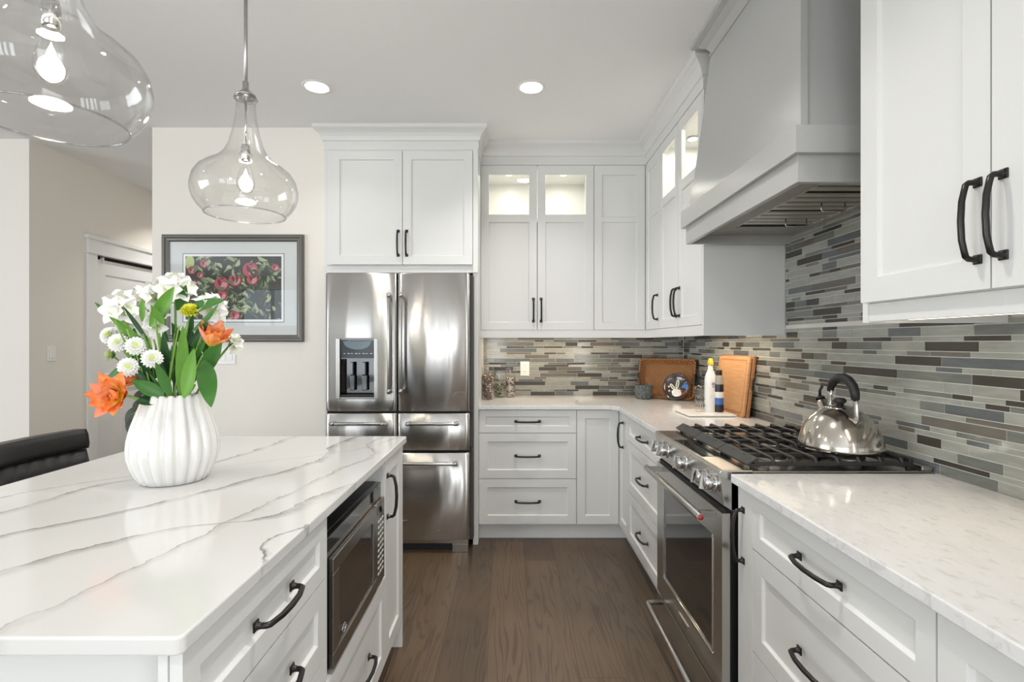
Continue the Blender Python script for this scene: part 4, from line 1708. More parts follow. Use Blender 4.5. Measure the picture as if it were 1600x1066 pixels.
def flat_poly(pts, mi):
    lay[0] -= 0.000004
    pts = [(min(max(x, px0), px1), min(max(z, pz0), pz1)) for x, z in pts]
    try:
        f = bm.faces.new([bm.verts.new((x, lay[0], z)) for x, z in pts])
        f.material_index = mi
    except ValueError:
        pass


def flat_leaf(x, z, L, W, a, mi):
    pts = []
    for i in range(9):
        u = i / 8
        pts.append((u * L, W * math.sin(u * PI) ** 0.8 + 0.15 * L * math.sin(u * PI)))
    for i in range(7, 0, -1):
        u = i / 8
        pts.append((u * L, -W * math.sin(u * PI) ** 0.8 + 0.15 * L * math.sin(u * PI)))
    ca, sa = math.cos(a), math.sin(a)
    flat_poly([(x + p * ca - q * sa, z + p * sa + q * ca) for p, q in pts], mi)


def flat_disc(x, z, rx, rz_, mi, rot=0):
    ca, sa = math.cos(rot), math.sin(rot)
    pts = []
    for k in range(20):
        c, s_ = rx * math.cos(k * PI / 10), rz_ * math.sin(k * PI / 10)
        pts.append((x + c * ca - s_ * sa, z + c * sa + s_ * ca))
    flat_poly(pts, mi)


for _ in range(210):
    lx, lz, lL, lW, la = g.uniform(px0 + 0.02, px1 - 0.02), g.uniform(pz0 + 0.02, pz1 - 0.02), g.uniform(0.035, 0.085), g.uniform(0.007, 0.015), g.uniform(0, 2 * PI)
    lc = g.choice(((1, 2), (3, 1), (3, 1), (0, 3), (1, 2), (2, 7)))
    flat_leaf(lx, lz, lL, lW, la, lc[0])
    flat_leaf(lx + lW * 0.2, lz + lW * 0.2, lL * 0.85, lW * 0.38, la + 0.03, lc[1])
flat_disc(px0 + 0.03, pz1 - 0.04, 0.03, 0.05, 7)
for u, v, R in ((0.07, 0.78, 0.030), (0.20, 0.88, 0.032), (0.155, 0.70, 0.022), (0.09, 0.58, 0.020), (0.38, 0.56, 0.052), (0.52, 0.62, 0.046), (0.385, 0.38, 0.034), (0.68, 0.78, 0.056), (0.70, 0.63, 0.040),
                (0.94, 0.82, 0.026), (0.52, 0.06, 0.036), (0.34, 0.14, 0.040)):
    x, z = px0 + (px1 - px0) * u, pz0 + (pz1 - pz0) * v
    flat_disc(x, z, R, R * 0.95, 6)
    flat_disc(x - R * 0.06, z + R * 0.06, R * 0.9, R * 0.86, 4)
    flat_disc(x + R * 0.25, z - R * 0.18, R * 0.55, R * 0.36, 5, 0.9)
    flat_disc(x - R * 0.30, z + R * 0.20, R * 0.20, R * 0.45, 6, 0.3)
    flat_disc(x + R * 0.05, z + R * 0.72, R * 0.25, R * 0.10, 3, 0.2)
for _ in range(46):
    flat_leaf(g.uniform(px0, px1), g.uniform(pz0, pz1), g.uniform(0.03, 0.075), g.uniform(0.006, 0.013), g.uniform(0, 2 * PI), g.choice((1, 2, 2, 3)))
obj('apple_print', bm, PR, pf)
bm = B()
quad(bm, [(-FWd + mw, -0.011, -FHt + mw), (FWd - mw, -0.011, -FHt + mw), (FWd - mw, -0.011, FHt - mw), (-FWd + mw, -0.011, FHt - mw)])
obj('glass', bm, PICGLASS, pf)

# ------------------------------------------------------------------ things on the counters
# jars
def jar(label, x, y, R, h, fill, cols, seed):
    t = thing('glass_jar', label, 'jar', (x, y, ZC1), 0, 'glass jars on the back counter')
    bm = B()
    lathe(bm, [(0, 0.0005), (R - 0.004, 0.0005), (R, 0.005), (R, h - 0.012), (R + 0.002, h - 0.006), (R, h), (R - 0.004, h), (R - 0.003, h - 0.01), (R - 0.003, 0.008), (0, 0.006)], 32)
    obj('jar_glass', bm, GLASS, t)
    g = random.Random(seed)
    bm = B()
    rr_ = R - 0.0085
    zz = 0.012
    cnt = int(fill / 0.010 * 11)
    for i in range(cnt):
        a = g.uniform(0, 2 * PI)
        r_ = rr_ * math.sqrt(g.uniform(0.55, 1))
        z_ = g.uniform(0.012, fill)
        M = Matrix.Translation((r_ * math.cos(a), r_ * math.sin(a), z_)) @ Matrix.Rotation(g.uniform(0, PI), 4, 'X') @ Matrix.Rotation(g.uniform(0, PI), 4, 'Y') @ Matrix.Diagonal((1, 0.75, 0.6, 1))
        n0 = len(bm.faces)
        bmesh.ops.create_icosphere(bm, subdivisions=1, radius=g.uniform(0.006, 0.0095), matrix=M)
        bm.faces.ensure_lookup_table()
        mi = g.choices(range(len(cols)), [c[1] for c in cols])[0]
        for f in bm.faces[n0:]:
            f.material_index = mi
            f.smooth = True
    lathe(bm, [(0, 0.008), (rr_ * 0.8, 0.008), (rr_ * 0.8, fill - 0.006), (0, fill)], 16, mi=0)
    o = obj('filling', bm, [c[0] for c in cols], t)
    o['kind'] = 'stuff'
    return t


SH = [pm('brown shell', rgb(122, 96, 84), 0.5), pm('cream shell', rgb(226, 214, 200), 0.5), pm('dark shell', rgb(58, 48, 44), 0.5), pm('moss pebble', rgb(120, 132, 96), 0.6), pm('pale moss pebble', rgb(196, 204, 172), 0.6)]
jar('glass jar of mottled brown and cream pieces, closest to the fridge panel', -0.176, 3.865, 0.047, 0.240, 0.190, [(SH[0], 5), (SH[1], 5), (SH[2], 2)], 1)
jar('smaller glass jar with green pieces, between the two taller jars', -0.093, 3.985, 0.040, 0.175, 0.110, [(SH[3], 5), (SH[4], 3), (SH[2], 3)], 2)
jar('glass jar of black and white pieces, nearest the wall outlet', -0.008, 4.015, 0.040, 0.225, 0.155, [(SH[1], 6), (SH[2], 5), (SH[0], 2)], 3)

# rattan tray leaning in the corner
RAT = pm('woven rattan', rgb(168, 118, 72), 0.6)
nt = NT(RAT)
v = nt.coords(scale=(1, 1, 1))
ck = nt.n('ShaderNodeTexWave', wave_type='BANDS', bands_direction='DIAGONAL')
nt.l(v, ck.inputs['Vector'])
ck.inputs['Scale'].default_value = 30
ck.inputs['Distortion'].default_value = 1.2
ck.inputs['Detail Scale'].default_value = 8
c = nt.mix(ck.outputs['Fac'], rgb(118, 76, 44), rgb(172, 124, 76))
nt.l(c, nt.b.inputs['Base Color'])
nt.bump(ck.outputs['Fac'], 0.6, 0.004)
RIM = pm('rattan rim', rgb(150, 98, 56), 0.55)
nt = NT(RIM)
v = nt.coords(scale=(1, 1, 1), rot=(0.5, 0.6, 0.7))
ck = nt.n('ShaderNodeTexWave')
nt.l(v, ck.inputs['Vector'])
ck.inputs['Scale'].default_value = 22
nt.l(nt.mix(ck.outputs['Fac'], rgb(96, 58, 32), rgb(178, 124, 74)), nt.b.inputs['Base Color'])
nt.bump(ck.outputs['Fac'], 0.5, 0.004)
ang = math.atan2(3.76 - 4.00, 1.325 - 0.985)
tl = 0.425
tr = thing('rattan_tray', 'brown woven rattan tray leaning upright in the counter corner', 'tray', (1.155, 3.875, ZC1 + 0.004), ang)
lean = math.radians(12)
Ml = Matrix.Rotation(-lean, 4, 'X')     # local: x along the tray, z up, leaning back (+y)


def leaned(bm):
    for v_ in bm.verts:
        v_.co = Ml @ v_.co


th = 0.300
bm = B()
box(bm, -tl / 2 + 0.03, tl / 2 - 0.03, 0.030, 0.038, 0.030, th - 0.030)
# four sloping sides
o_ = [(-tl / 2, 0.0), (tl / 2, 0.0), (tl / 2, th), (-tl / 2, th)]
i_ = [(-tl / 2 + 0.035, 0.035), (tl / 2 - 0.035, 0.035), (tl / 2 - 0.035, th - 0.035), (-tl / 2 + 0.035, th - 0.035)]
for k in range(4):
    j = (k + 1) % 4
    for dy in (0.0, 0.008):
        quad(bm, [(o_[k][0], -0.012 + dy, o_[k][1]), (o_[j][0], -0.012 + dy, o_[j][1]), (i_[j][0], 0.030 + dy, i_[j][1]), (i_[k][0], 0.030 + dy, i_[k][1])])
leaned(bm)
obj('tray_bowl', bm, RAT, tr)
bm = B()
cyc = [(x * 0.985, -0.010, 0.006 + z * 0.97) for x, z in o_]
loop = []
for k in range(4):
    a_, b_ = Vector(cyc[k]), Vector(cyc[(k + 1) % 4])
    for u in (0.06, 0.3, 0.5, 0.7, 0.94):
        loop.append(a_.lerp(b_, u))
tube(bm, loop + [loop[0]], 0.0085, 8)
leaned(bm)
obj('rim', bm, RIM, tr)
for s_ in (-1, 1):
    bm = B()
    box(bm, s_ * (tl / 2) - 0.006, s_ * (tl / 2) + 0.006, -0.022, 0.004, th * 0.36, th * 0.64)
    leaned(bm)
    obj('grip', bm, BLACK, tr)

# decorated plate leaning on the tray
pl = thing('decorated_plate', 'round dark plate painted with a white radish and blue flower, leaning on the tray', 'plate', (1.20, 3.772, ZC1 + 0.002), ang)
DKP = pm('dark glazed plate', rgb(58, 48, 46), 0.15, 0, 0.5)
Mp = Matrix.Rotation(-math.radians(20), 4, 'X') @ Matrix.Translation((0, 0, 0.1)) @ Matrix.Rotation(PI / 2, 4, 'X')
bm = B()
lathe(bm, [(0, 0), (0.078, 0.0), (0.094, 0.012), (0.100, 0.018), (0.098, 0.021), (0.090, 0.016), (0.074, 0.006), (0, 0.005)], 48, mat=Mp)
obj('dish', bm, DKP, pl)
DEC = [pm('white glaze', rgb(236, 234, 226), 0.25), pm('green glaze', rgb(138, 152, 110), 0.25), pm('blue glaze', rgb(72, 128, 200), 0.25), pm('red glaze', rgb(196, 64, 52), 0.25), pm('cream dot glaze', rgb(238, 224, 180), 0.25)]
bm = B()
dz = [0.0056]


def dec(pts, mi):
    dz[0] += 0.00004
    f = bm.faces.new([bm.verts.new(Mp @ Vector((x * 1.12, y * 1.12, dz[0] + (0.004 if math.hypot(x, y) > 0.066 else 0.0)))) for x, y in pts])
    f.material_index = mi


def blob(cx, cy, rx, ry, mi, rot=0, n=16, lob=0):
    pts = []
    for k in range(n):
        a = 2 * PI * k / n
        q_ = 1 + lob * math.cos(5 * a)
        x, y = rx * q_ * math.cos(a), ry * q_ * math.sin(a)
        pts.append((cx + x * math.cos(rot) - y * math.sin(rot), cy + x * math.sin(rot) + y * math.cos(rot)))
    dec(pts, mi)


blob(0.004, -0.040, 0.036, 0.026, 0)
blob(0.046, -0.036, 0.022, 0.018, 3, 0.5)
blob(-0.026, 0.000, 0.028, 0.010, 0, 2.3)
blob(0.004, 0.018, 0.034, 0.011, 0, 1.5)
blob(0.004, 0.018, 0.026, 0.006, 1, 1.5)
blob(-0.026, 0.000, 0.020, 0.005, 1, 2.3)
blob(0.052, 0.008, 0.022, 0.010, 2, 0.4)
blob(0.050, 0.018, 0.022, 0.008, 2, 1.3)
blob(0.066, -0.004, 0.018, 0.008, 2, -0.3)
for a, b in ((0.045, 0.055), (0.060, 0.034), (-0.045, -0.028), (-0.050, 0.0)):
    blob(a, b, 0.006, 0.006, 4)
obj('painted_motif', bm, DEC, pl)

# stone mortar with pestle
STONE = pm('grey granite', rgb(92, 98, 98), 0.7)
nt = NT(STONE)
v = nt.coords()
n = nt.noise(v, 70, 4, 0.7)
nt.l(ramp(nt, n, [(0.35, rgb(52, 58, 58)), (0.55, rgb(98, 104, 104)), (0.75, rgb(150, 154, 150))]), nt.b.inputs['Base Color'])
nt.bump(n, 0.8, 0.006)
mo = thing('mortar', 'small grey stone mortar beside the rattan tray', 'mortar', (1.000, 3.895, ZC1), 0)
bm = B()
lathe(bm, [(0, 0), (0.052, 0), (0.060, 0.012), (0.064, 0.05), (0.066, 0.098), (0.062, 0.105), (0.050, 0.102), (0.044, 0.06), (0.025, 0.03), (0, 0.026)], 32)
obj('bowl', bm, STONE, mo)
ps = thing('pestle', 'dark wooden pestle standing in the stone mortar', 'pestle', (0.985, 3.895, ZC1 + 0.03), 0)
bm = B()
tube(bm, [(0.02, 0, 0.02), (-0.01, 0, 0.08), (-0.035, 0.01, 0.145)], [0.014, 0.009, 0.011], 12)
obj('shaft', bm, pm('dark pestle wood', rgb(74, 56, 44), 0.5), ps)

# white serving board with glass, bottles
bm = B(); box(bm, 1.012, 1.285, 2.935, 3.20, ZC1 + 0.003, ZC1 + 0.013)
tb = tag(obj('serving_board', bm, pm('white melamine', rgb(236, 234, 230), 0.25), bevel=0.002), 'thin white board under the bottles and glass on the far counter', 'board')
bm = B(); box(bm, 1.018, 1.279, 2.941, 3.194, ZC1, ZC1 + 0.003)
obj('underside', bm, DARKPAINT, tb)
ZW = ZC1 + 0.013
bt = thing('capped_bottle', 'white bottle with a yellow cap on the thin white board', 'bottle', (1.19, 3.08, ZW), 0.3)
bm = B()
prof = [(0.034, 0), (0.037, 0.004), (0.037, 0.185), (0.035, 0.205), (0.026, 0.232), (0.0165, 0.25), (0.0150, 0.283)]
lathe(bm, [(0, 0.0)] + prof + [(0, 0.283)], 28)
for v_ in bm.verts:
    v_.co.y *= 0.75
obj('body', bm, pm('white bottle plastic', rgb(232, 234, 234), 0.25), bt)
bm = B()
lathe(bm, [(0.0165, 0.278), (0.0175, 0.283), (0.0175, 0.298), (0.013, 0.303), (0.012, 0.316), (0, 0.318)], 20)
obj('cap', bm, pm('yellow cap', rgb(224, 190, 62), 0.35), bt)
bm = B()
LBL = pm('grey label print', rgb(150, 156, 160), 0.6)
for k, (a, b, c, d) in enumerate(((-0.012, 0.012, 0.158, 0.175), (-0.008, 0.008, 0.145, 0.154), (-0.016, -0.004, 0.095, 0.099), (-0.016, 0.010, 0.085, 0.088))):
    y_ = -0.75 * math.sqrt(0.0372 ** 2 - max(abs(a), abs(b)) ** 2) - 0.0014
    quad(bm, [(a, y_, c), (b, y_, c), (b, y_, d), (a, y_, d)])
obj('label_print', bm, LBL, bt)
b2 = thing('supplement_bottle', 'dark banded bottle with a blue label beside the white bottle', 'bottle', (1.235, 3.065, ZW), 0)
bm = B()
zz = [0, 0.004, 0.045, 0.075, 0.085, 0.120, 0.165, 0.205, 0.22]
rr2 = [0.0255, 0.027, 0.027, 0.027, 0.027, 0.027, 0.027, 0.024, 0.0165]
BM = [pm('dark bottle plastic', rgb(30, 32, 38), 0.25), pm('blue label', rgb(58, 106, 178), 0.4), pm('white label', rgb(222, 224, 222), 0.4), pm('smoked clear plastic', rgb(150, 146, 138), 0.2)]
lathe(bm, list(zip(rr2, zz)), 28, mis=[0, 0, 1, 1, 2, 0, 3, 3])
lathe(bm, [(0, 0), (0.0255, 0)], 28, mi=0)
obj('body', bm, BM, b2)
bm = B()
lathe(bm, [(0.018, 0.218), (0.0185, 0.222), (0.0185, 0.246), (0.016, 0.249), (0, 0.249)], 24)
obj('cap', bm, BLACK, b2)
gl = thing('drinking_glass', 'clear etched drinking glass on the thin white board', 'glass', (1.125, 3.075, ZW), 0)
bm = B()
lathe(bm, [(0, 0.0005), (0.024, 0.0005), (0.027, 0.006), (0.031, 0.150), (0.0295, 0.152), (0.0285, 0.148), (0.025, 0.014), (0, 0.011)], 28)
obj('tumbler', bm, GLASS, gl)
bm = B()
ETCH = pm('etched dark pattern', rgb(64, 66, 66), 0.6)
for k in range(7):
    a = -PI / 2 + (k - 3) * 0.5
    for zc, hh in ((0.035, 0.016), (0.075, 0.010)):
        R_ = 0.0285 + zc * 0.025
        w_ = 0.11
        quad(bm, [(R_ * math.cos(a - w_), R_ * math.sin(a - w_), zc), (R_ * math.cos(a), R_ * math.sin(a), zc - hh / 2), (R_ * math.cos(a + w_), R_ * math.sin(a + w_), zc), (R_ * math.cos(a), R_ * math.sin(a), zc + hh)])
obj('etched_pattern', bm, ETCH, gl)


# cutting boards leaning on the right wall
def bamboo(name, c0, c1, c2):
    m = pm(name, c1, 0.45)
    t = NT(m)
    v = t.coords(scale=(1, 2.0, 34))
    n = t.noise(v, 3.5, 3, 0.6)
    t.l(ramp(t, n, [(0.3, c0), (0.5, c1), (0.7, c2)]), t.b.inputs['Base Color'])
    return m


BAM = bamboo('bamboo wood', rgb(182, 134, 90), rgb(192, 146, 102), rgb(200, 156, 114))
BAM2 = bamboo('honey wood', rgb(150, 102, 62), rgb(166, 116, 74), rgb(176, 128, 84))


def cutting_board(label, xb, lean_, y0, y1, h, t_, mat, groove, notch):
    r_ = thing('cutting_board', label, 'cutting board', (xb, (y0 + y1) / 2, ZC1 + 0.001), 0)
    L = (y1 - y0) / 2
    bm = B()
    if notch:
        # outline with finger notches in the two short ends
        out = [(-L, 0.0), (L, 0.0), (L, h * 0.42), (L - 0.014, h * 0.47), (L - 0.014, h * 0.60), (L, h * 0.65), (L, h), (-L, h), (-L, h * 0.65), (-L + 0.014, h * 0.60), (-L + 0.014, h * 0.47), (-L, h * 0.42)]
    else:
        c_ = 0.018
        out = []
        for cx, cz, a0 in ((L - c_, c_, -PI / 2), (L - c_, h - c_, 0), (-L + c_, h - c_, PI / 2), (-L + c_, c_, PI)):
            out += [(cx + c_ * math.cos(a0 + k * PI / 8), cz + c_ * math.sin(a0 + k * PI / 8)) for k in range(5)]
    a_ = [bm.verts.new((0, y, z)) for y, z in out]
    b_ = [bm.verts.new((t_, y, z)) for y, z in out]
    bm.faces.new(a_)
    bm.faces.new(b_[::-1])
    for k in range(len(out)):
        j = (k + 1) % len(out)
        bm.faces.new((a_[k], a_[j], b_[j], b_[k]))
    M = Matrix.Rotation(lean_, 4, 'Y')
    for v_ in bm.verts:
        v_.co = M @ v_.co
    obj('board', bm, mat, r_, bevel=0.003, seg=2)
    if groove:
        bm = B()
        pts_ = []
        ins = 0.018
        c_ = 0.022
        for cx, cz, a0 in ((L - ins - c_, ins + c_, -PI / 2), (L - ins - c_, h - ins - c_, 0), (-L + ins + c_, h - ins - c_, PI / 2), (-L + ins + c_, ins + c_, PI)):
            pts_ += [(-0.0006, cx + c_ * math.cos(a0 + k * PI / 8), cz + c_ * math.sin(a0 + k * PI / 8)) for k in range(5)]
        pts_.append(pts_[0])
        inner = [(x, y * 0.965, h / 2 + (z - h / 2) * 0.95) for x, y, z in pts_]
        for k in range(len(pts_) - 1):
            quad(bm, [pts_[k], pts_[k + 1], inner[k + 1], inner[k]])
        for v_ in bm.verts:
            v_.co = M @ v_.co
        obj('juice_groove', bm, pm('groove shade wood', rgb(168, 108, 56), 0.5), r_)
    return r_


cutting_board('front bamboo cutting board with a juice groove leaning on the right tile wall', 1.302, math.radians(7.0), 2.905, 3.325, 0.345, 0.016, BAM, True, False)
cutting_board('darker cutting board with notched ends, behind the front cutting board', 1.3225, math.radians(7.0), 2.90, 3.33, 0.350, 0.018, BAM2, False, True)

# kettle
kt = thing('kettle', 'polished steel stovetop kettle with a black handle on the rear grate', 'kettle', (1.17, 1.835, ZG + 0.001), 0)
bm = B()
lathe(bm, [(0, 0), (0.122, 0), (0.133, 0.004), (0.1345, 0.012), (0.131, 0.028), (0.124, 0.055), (0.111, 0.085), (0.092, 0.112), (0.068, 0.134), (0.045, 0.145), (0.040, 0.147), (0.0, 0.148)], 64)
obj('body', bm, KETTLEM, kt)
bm = B()
lathe(bm, [(0.047, 0.144), (0.045, 0.149), (0.025, 0.154), (0, 0.155)], 32)
lathe(bm, [(0, 0.150), (0.010, 0.152), (0.011, 0.160), (0.020, 0.166), (0.021, 0.174), (0.014, 0.180), (0, 0.181)], 20, mi=1)
obj('lid', bm, [KETTLEM, RUBBER], kt)
hdv = Vector((0.04, 1.0, 0)).normalized()        # spout direction: away from the camera and to the left
p_ = lambda a, z: tuple(hdv * a + Vector((0, 0, z)))
bm = B()
tube(bm, [p_(0.075, 0.105), p_(0.098, 0.130), p_(0.112, 0.148), p_(0.122, 0.163)], [0.026, 0.021, 0.017, 0.0145], 18)
obj('spout', bm, KETTLEM, kt)
bm = B()
tube(bm, [p_(0.122, 0.162), p_(0.126, 0.169)], [0.017, 0.016], 14)
tube(bm, [p_(0.126, 0.165), p_(0.128, 0.195), p_(0.112, 0.212)], [0.006, 0.005, 0.005], 8)
obj('spout_lid', bm, RUBBER, kt)
bm = B()
tube(bm, [p_(-0.092, 0.105), p_(-0.094, 0.125), p_(-0.092, 0.16), p_(-0.088, 0.19)], [0.009, 0.011, 0.0105, 0.011], 12, flat=0.6)
obj('handle_bracket', bm, STEELB, kt)
bm = B()
tube(bm, [p_(0.058, 0.130), p_(0.062, 0.15), p_(0.060, 0.185), p_(0.054, 0.205)], [0.009, 0.011, 0.0105, 0.010], 12, flat=0.6)
obj('handle_bracket', bm, STEELB, kt)
bm = B()
pts = [p_(-0.089, 0.182), p_(-0.086, 0.205), p_(-0.074, 0.228), p_(-0.052, 0.245), p_(-0.022, 0.254), (p_(0.010, 0.250)), p_(0.038, 0.236), p_(0.054, 0.218), p_(0.060, 0.200)]
tube(bm, pts, [0.0125, 0.0145, 0.0155, 0.016, 0.016, 0.0155, 0.0145, 0.013, 0.011], 14)
obj('handle', bm, RUBBER, kt)

# ------------------------------------------------------------------ vase and flowers
VX, VY = -1.0435, 1.594
vs_ = thing('vase', 'white ribbed ceramic vase holding the bouquet on the island', 'vase', (VX, VY, ZC1), 0)
bm = B()
prof = [(0.080, 0.0), (0.089, 0.003), (0.102, 0.022), (0.114, 0.050), (0.1225, 0.080), (0.125, 0.105), (0.122, 0.135), (0.113, 0.170), (0.101, 0.205), (0.090, 0.235), (0.083, 0.257), (0.081, 0.264)]
seg = 20 * 12
rings = []
for r_, z_ in prof:
    ring = []
    depth = 0.0095 if 0.003 < z_ else 0.002
    for k in range(seg):
        a = 2 * PI * k / seg
        ph = (k % 12) / 12.0
        rib = -depth * (abs(math.cos(ph * PI)) ** 4)
        zz_ = z_ + (0.0035 * math.sin(ph * PI) if z_ > 0.25 else 0)
        ring.append(bm.verts.new(((r_ + rib) * math.cos(a), (r_ + rib) * math.sin(a), zz_)))
    rings.append(ring)
for z_, r_ in ((0.262, 0.072), (0.20, 0.088), (0.10, 0.108), (0.012, 0.08)):
    rings.append([bm.verts.new((r_ * math.cos(2 * PI * k / seg), r_ * math.sin(2 * PI * k / seg), z_)) for k in range(seg)])
for a, b in zip(rings, rings[1:]):
    for k in range(seg):
        j = (k + 1) % seg
        f = bm.faces.new((a[k], a[j], b[j], b[k]))
        f.smooth = True
bm.faces.new(rings[0][::-1])
bm.faces.new(rings[-1])
obj('vase_body', bm, CERAMIC, vs_)

fr_ = random.Random(8)


def leafmat(name, c):
    m = pm(name, c, 0.45)
    t = NT(m)
    n = t.noise(t.coords(), 30, 3)
    dk = tuple(x * 0.7 for x in c[:3]) + (1,)
    t.l(t.mix(n, dk, c), t.b.inputs['Base Color'])
    t.b.inputs['Subsurface Weight'].default_value = 0.0
    return m


LG = [leafmat('bright leaf green', rgb(104, 158, 52)), leafmat('mid leaf green', rgb(66, 122, 46)), leafmat('dark leaf green', rgb(38, 78, 38)), leafmat('stem green', rgb(128, 166, 72)), leafmat('eucalyptus grey', rgb(74, 84, 72))]
WH = pm('white petal', rgb(246, 245, 240), 0.5)
WHG = pm('green white petal', rgb(222, 232, 186), 0.5)
GRC = pm('lime centre', rgb(190, 212, 90), 0.5)
YEL = pm('yellow lime petal', rgb(214, 214, 48), 0.5)
ORG = pm('orange petal', rgb(240, 128, 50), 0.45)
nt = NT(ORG)
n_ = nt.noise(nt.coords(scale=(1, 1, 1)), 45, 3)
nt.l(ramp(nt, n_, [(0.30, rgb(236, 112, 52)), (0.50, rgb(248, 150, 78)), (0.70, rgb(252, 192, 130))]), nt.b.inputs['Base Color'])
ORY = pm('golden petal base', rgb(246, 190, 60), 0.5)
PKO = pm('coral petal', rgb(246, 158, 122), 0.5)


def frame(d):
    d = Vector(d).normalized()
    ref = Vector((0, 0, 1)) if abs(d.z) < 0.92 else Vector((1, 0, 0))
    u = d.cross(ref).normalized()
    return u, d.cross(u).normalized(), d


def petal(bm, base, along, normal, L, W, cup=0.2, curl=0.0, mi=0, nl=6, nw=4, tip=0.75, mi_base=None):
    """a curved petal or leaf: grows along, faces normal, cups across and curls along its length."""
    along = Vector(along).normalized()
    normal = (Vector(normal) - along * Vector(normal).dot(along)).normalized()
    side = along.cross(normal).normalized()
    g_ = []
    base = Vector(base)
    for i in range(nl + 1):
        u = i / nl
        wv = W * 0.5 * (math.sin(PI * (u ** tip)) ** 0.75 if 0 < u < 1 else (0.12 if u == 0 else 0.06))
        ang_ = curl * u
        p = base + (along * math.sin(ang_) / max(curl, 1e-4) + normal * (1 - math.cos(ang_)) / max(curl, 1e-4)) * L if abs(curl) > 1e-3 else base + along * L * u
        if abs(curl) > 1e-3:
            p = base + (along * math.sin(ang_) + normal * (1 - math.cos(ang_))) * (L / curl)
        nn = normal * math.cos(ang_) - along * math.sin(ang_)
        row = []
        for k in range(nw + 1):
            s_ = -1 + 2 * k / nw
            row.append(bm.verts.new(p + side * wv * s_ + nn * cup * wv * (s_ * s_)))
        g_.append(row)
    for i in range(nl):
        for k in range(nw):
            f = bm.faces.new((g_[i][k], g_[i][k + 1], g_[i + 1][k + 1], g_[i + 1][k]))
            f.smooth = True
            f.material_index = mi_base if (mi_base is not None and i < 3) else mi


def stem(parent, p0, p1, rad=0.003, bend=0.03, mat=None):
    p0, p1 = Vector(p0), Vector(p1)
    bm = B()
    mid = Vector((VX, VY, 0)) - parent.location
    pts = []
    for i in range(9):
        u = i / 8
        p = p0.lerp(p1, u)
        p.z += bend * math.sin(u * PI)
        pts.append(p)
    tube(bm, pts, [rad] * 9, 8)
    return obj('stem', bm, mat or LG[3], parent)


def flower_root(name, label, cat, base, group=None):
    return thing(name, label, cat, base, 0, group)


def at(dx, dy, z):
    return Vector((VX + dx, VY + dy, z))


def leaf(parent, p0, p1, W, nrm=(0, -1, 0.3), mat=0, curl=0.5, cup=0.25, tip=0.85):
    p0, p1 = Vector(p0) - parent.location, Vector(p1) - parent.location
    bm = B()
    d = p1 - p0
    petal(bm, p0, d, nrm, d.length * (1.06 if curl else 1), W, cup, curl, 0, 10, 4, tip)
    return obj('leaf', bm, LG[mat], parent)


def mouth(i, z=1.02):
    a = i * 2.399
    r_ = 0.045 * math.sqrt((i % 9 + 1) / 9)
    return at(r_ * math.cos(a), r_ * math.sin(a), z)


idx = [0]


def start(name, label, cat, head, group, rad=0.0028, bend=0.02):
    idx[0] += 1
    b = mouth(idx[0])
    r_ = flower_root(name, label, cat, b, group)
    # stem passes through the mouth, then leans out to the bloom
    h_ = Vector(head) - b
    m_ = at((head[0] - VX) * 0.32 * 0.6, (head[1] - VY) * 0.3, 1.19) - b
    bm = B()
    pts_ = []
    for i in range(13):
        u = i / 12
        p = (Vector((0, 0, 0)) * (1 - u) ** 2) + m_ * 2 * u * (1 - u) + h_ * u * u
        pts_.append(p)
    tube(bm, pts_, rad, 8)
    obj('stem', bm, LG[3], r_)
    return r_, h_


def daisy(head, d, R, label, mats=(WH, GRC), group='white button mums in the vase', name='button_mum', cat='flower', flatn=0.55):
    r_, h_ = start(name, label, cat, head, group)
    bm = B()
    u, v_, w_ = frame(d)
    for ring, (n_p, tilt, L, off) in enumerate(((18, 0.15, R, 0.0), (17, 0.45, R * 0.92, 0.06), (15, 0.8, R * 0.8, 0.13), (12, 1.1, R * 0.62, 0.18), (9, 1.3, R * 0.45, 0.22))):
        for k in range(n_p):
            a = 2 * PI * (k + 0.5 * (ring % 2)) / n_p
            rad_ = u * math.cos(a) + v_ * math.sin(a)
            al = rad_ * math.cos(tilt) + w_ * math.sin(tilt)
            petal(bm, h_ + w_ * R * off, al, w_, L, R * 0.46, 0.4, -0.35, 0, 4, 2, 1.15)
    lathe(bm, [(0, R * 0.62), (R * 0.22, R * 0.56), (R * 0.34, R * 0.40), (R * 0.3, 0)], 12, mi=1,
          mat=Matrix.Translation(h_) @ w_.to_track_quat('Z', 'Y').to_matrix().to_4x4())
    obj('bloom', bm, list(mats), r_)
    bm = B()
    lathe(bm, [(0, -R * 0.35), (R * 0.2, -R * 0.3), (R * 0.5, -R * 0.05), (R * 0.45, 0.0)], 12, mat=Matrix.Translation(h_) @ w_.to_track_quat('Z', 'Y').to_matrix().to_4x4())
    obj('calyx', bm, LG[1], r_)
    return r_


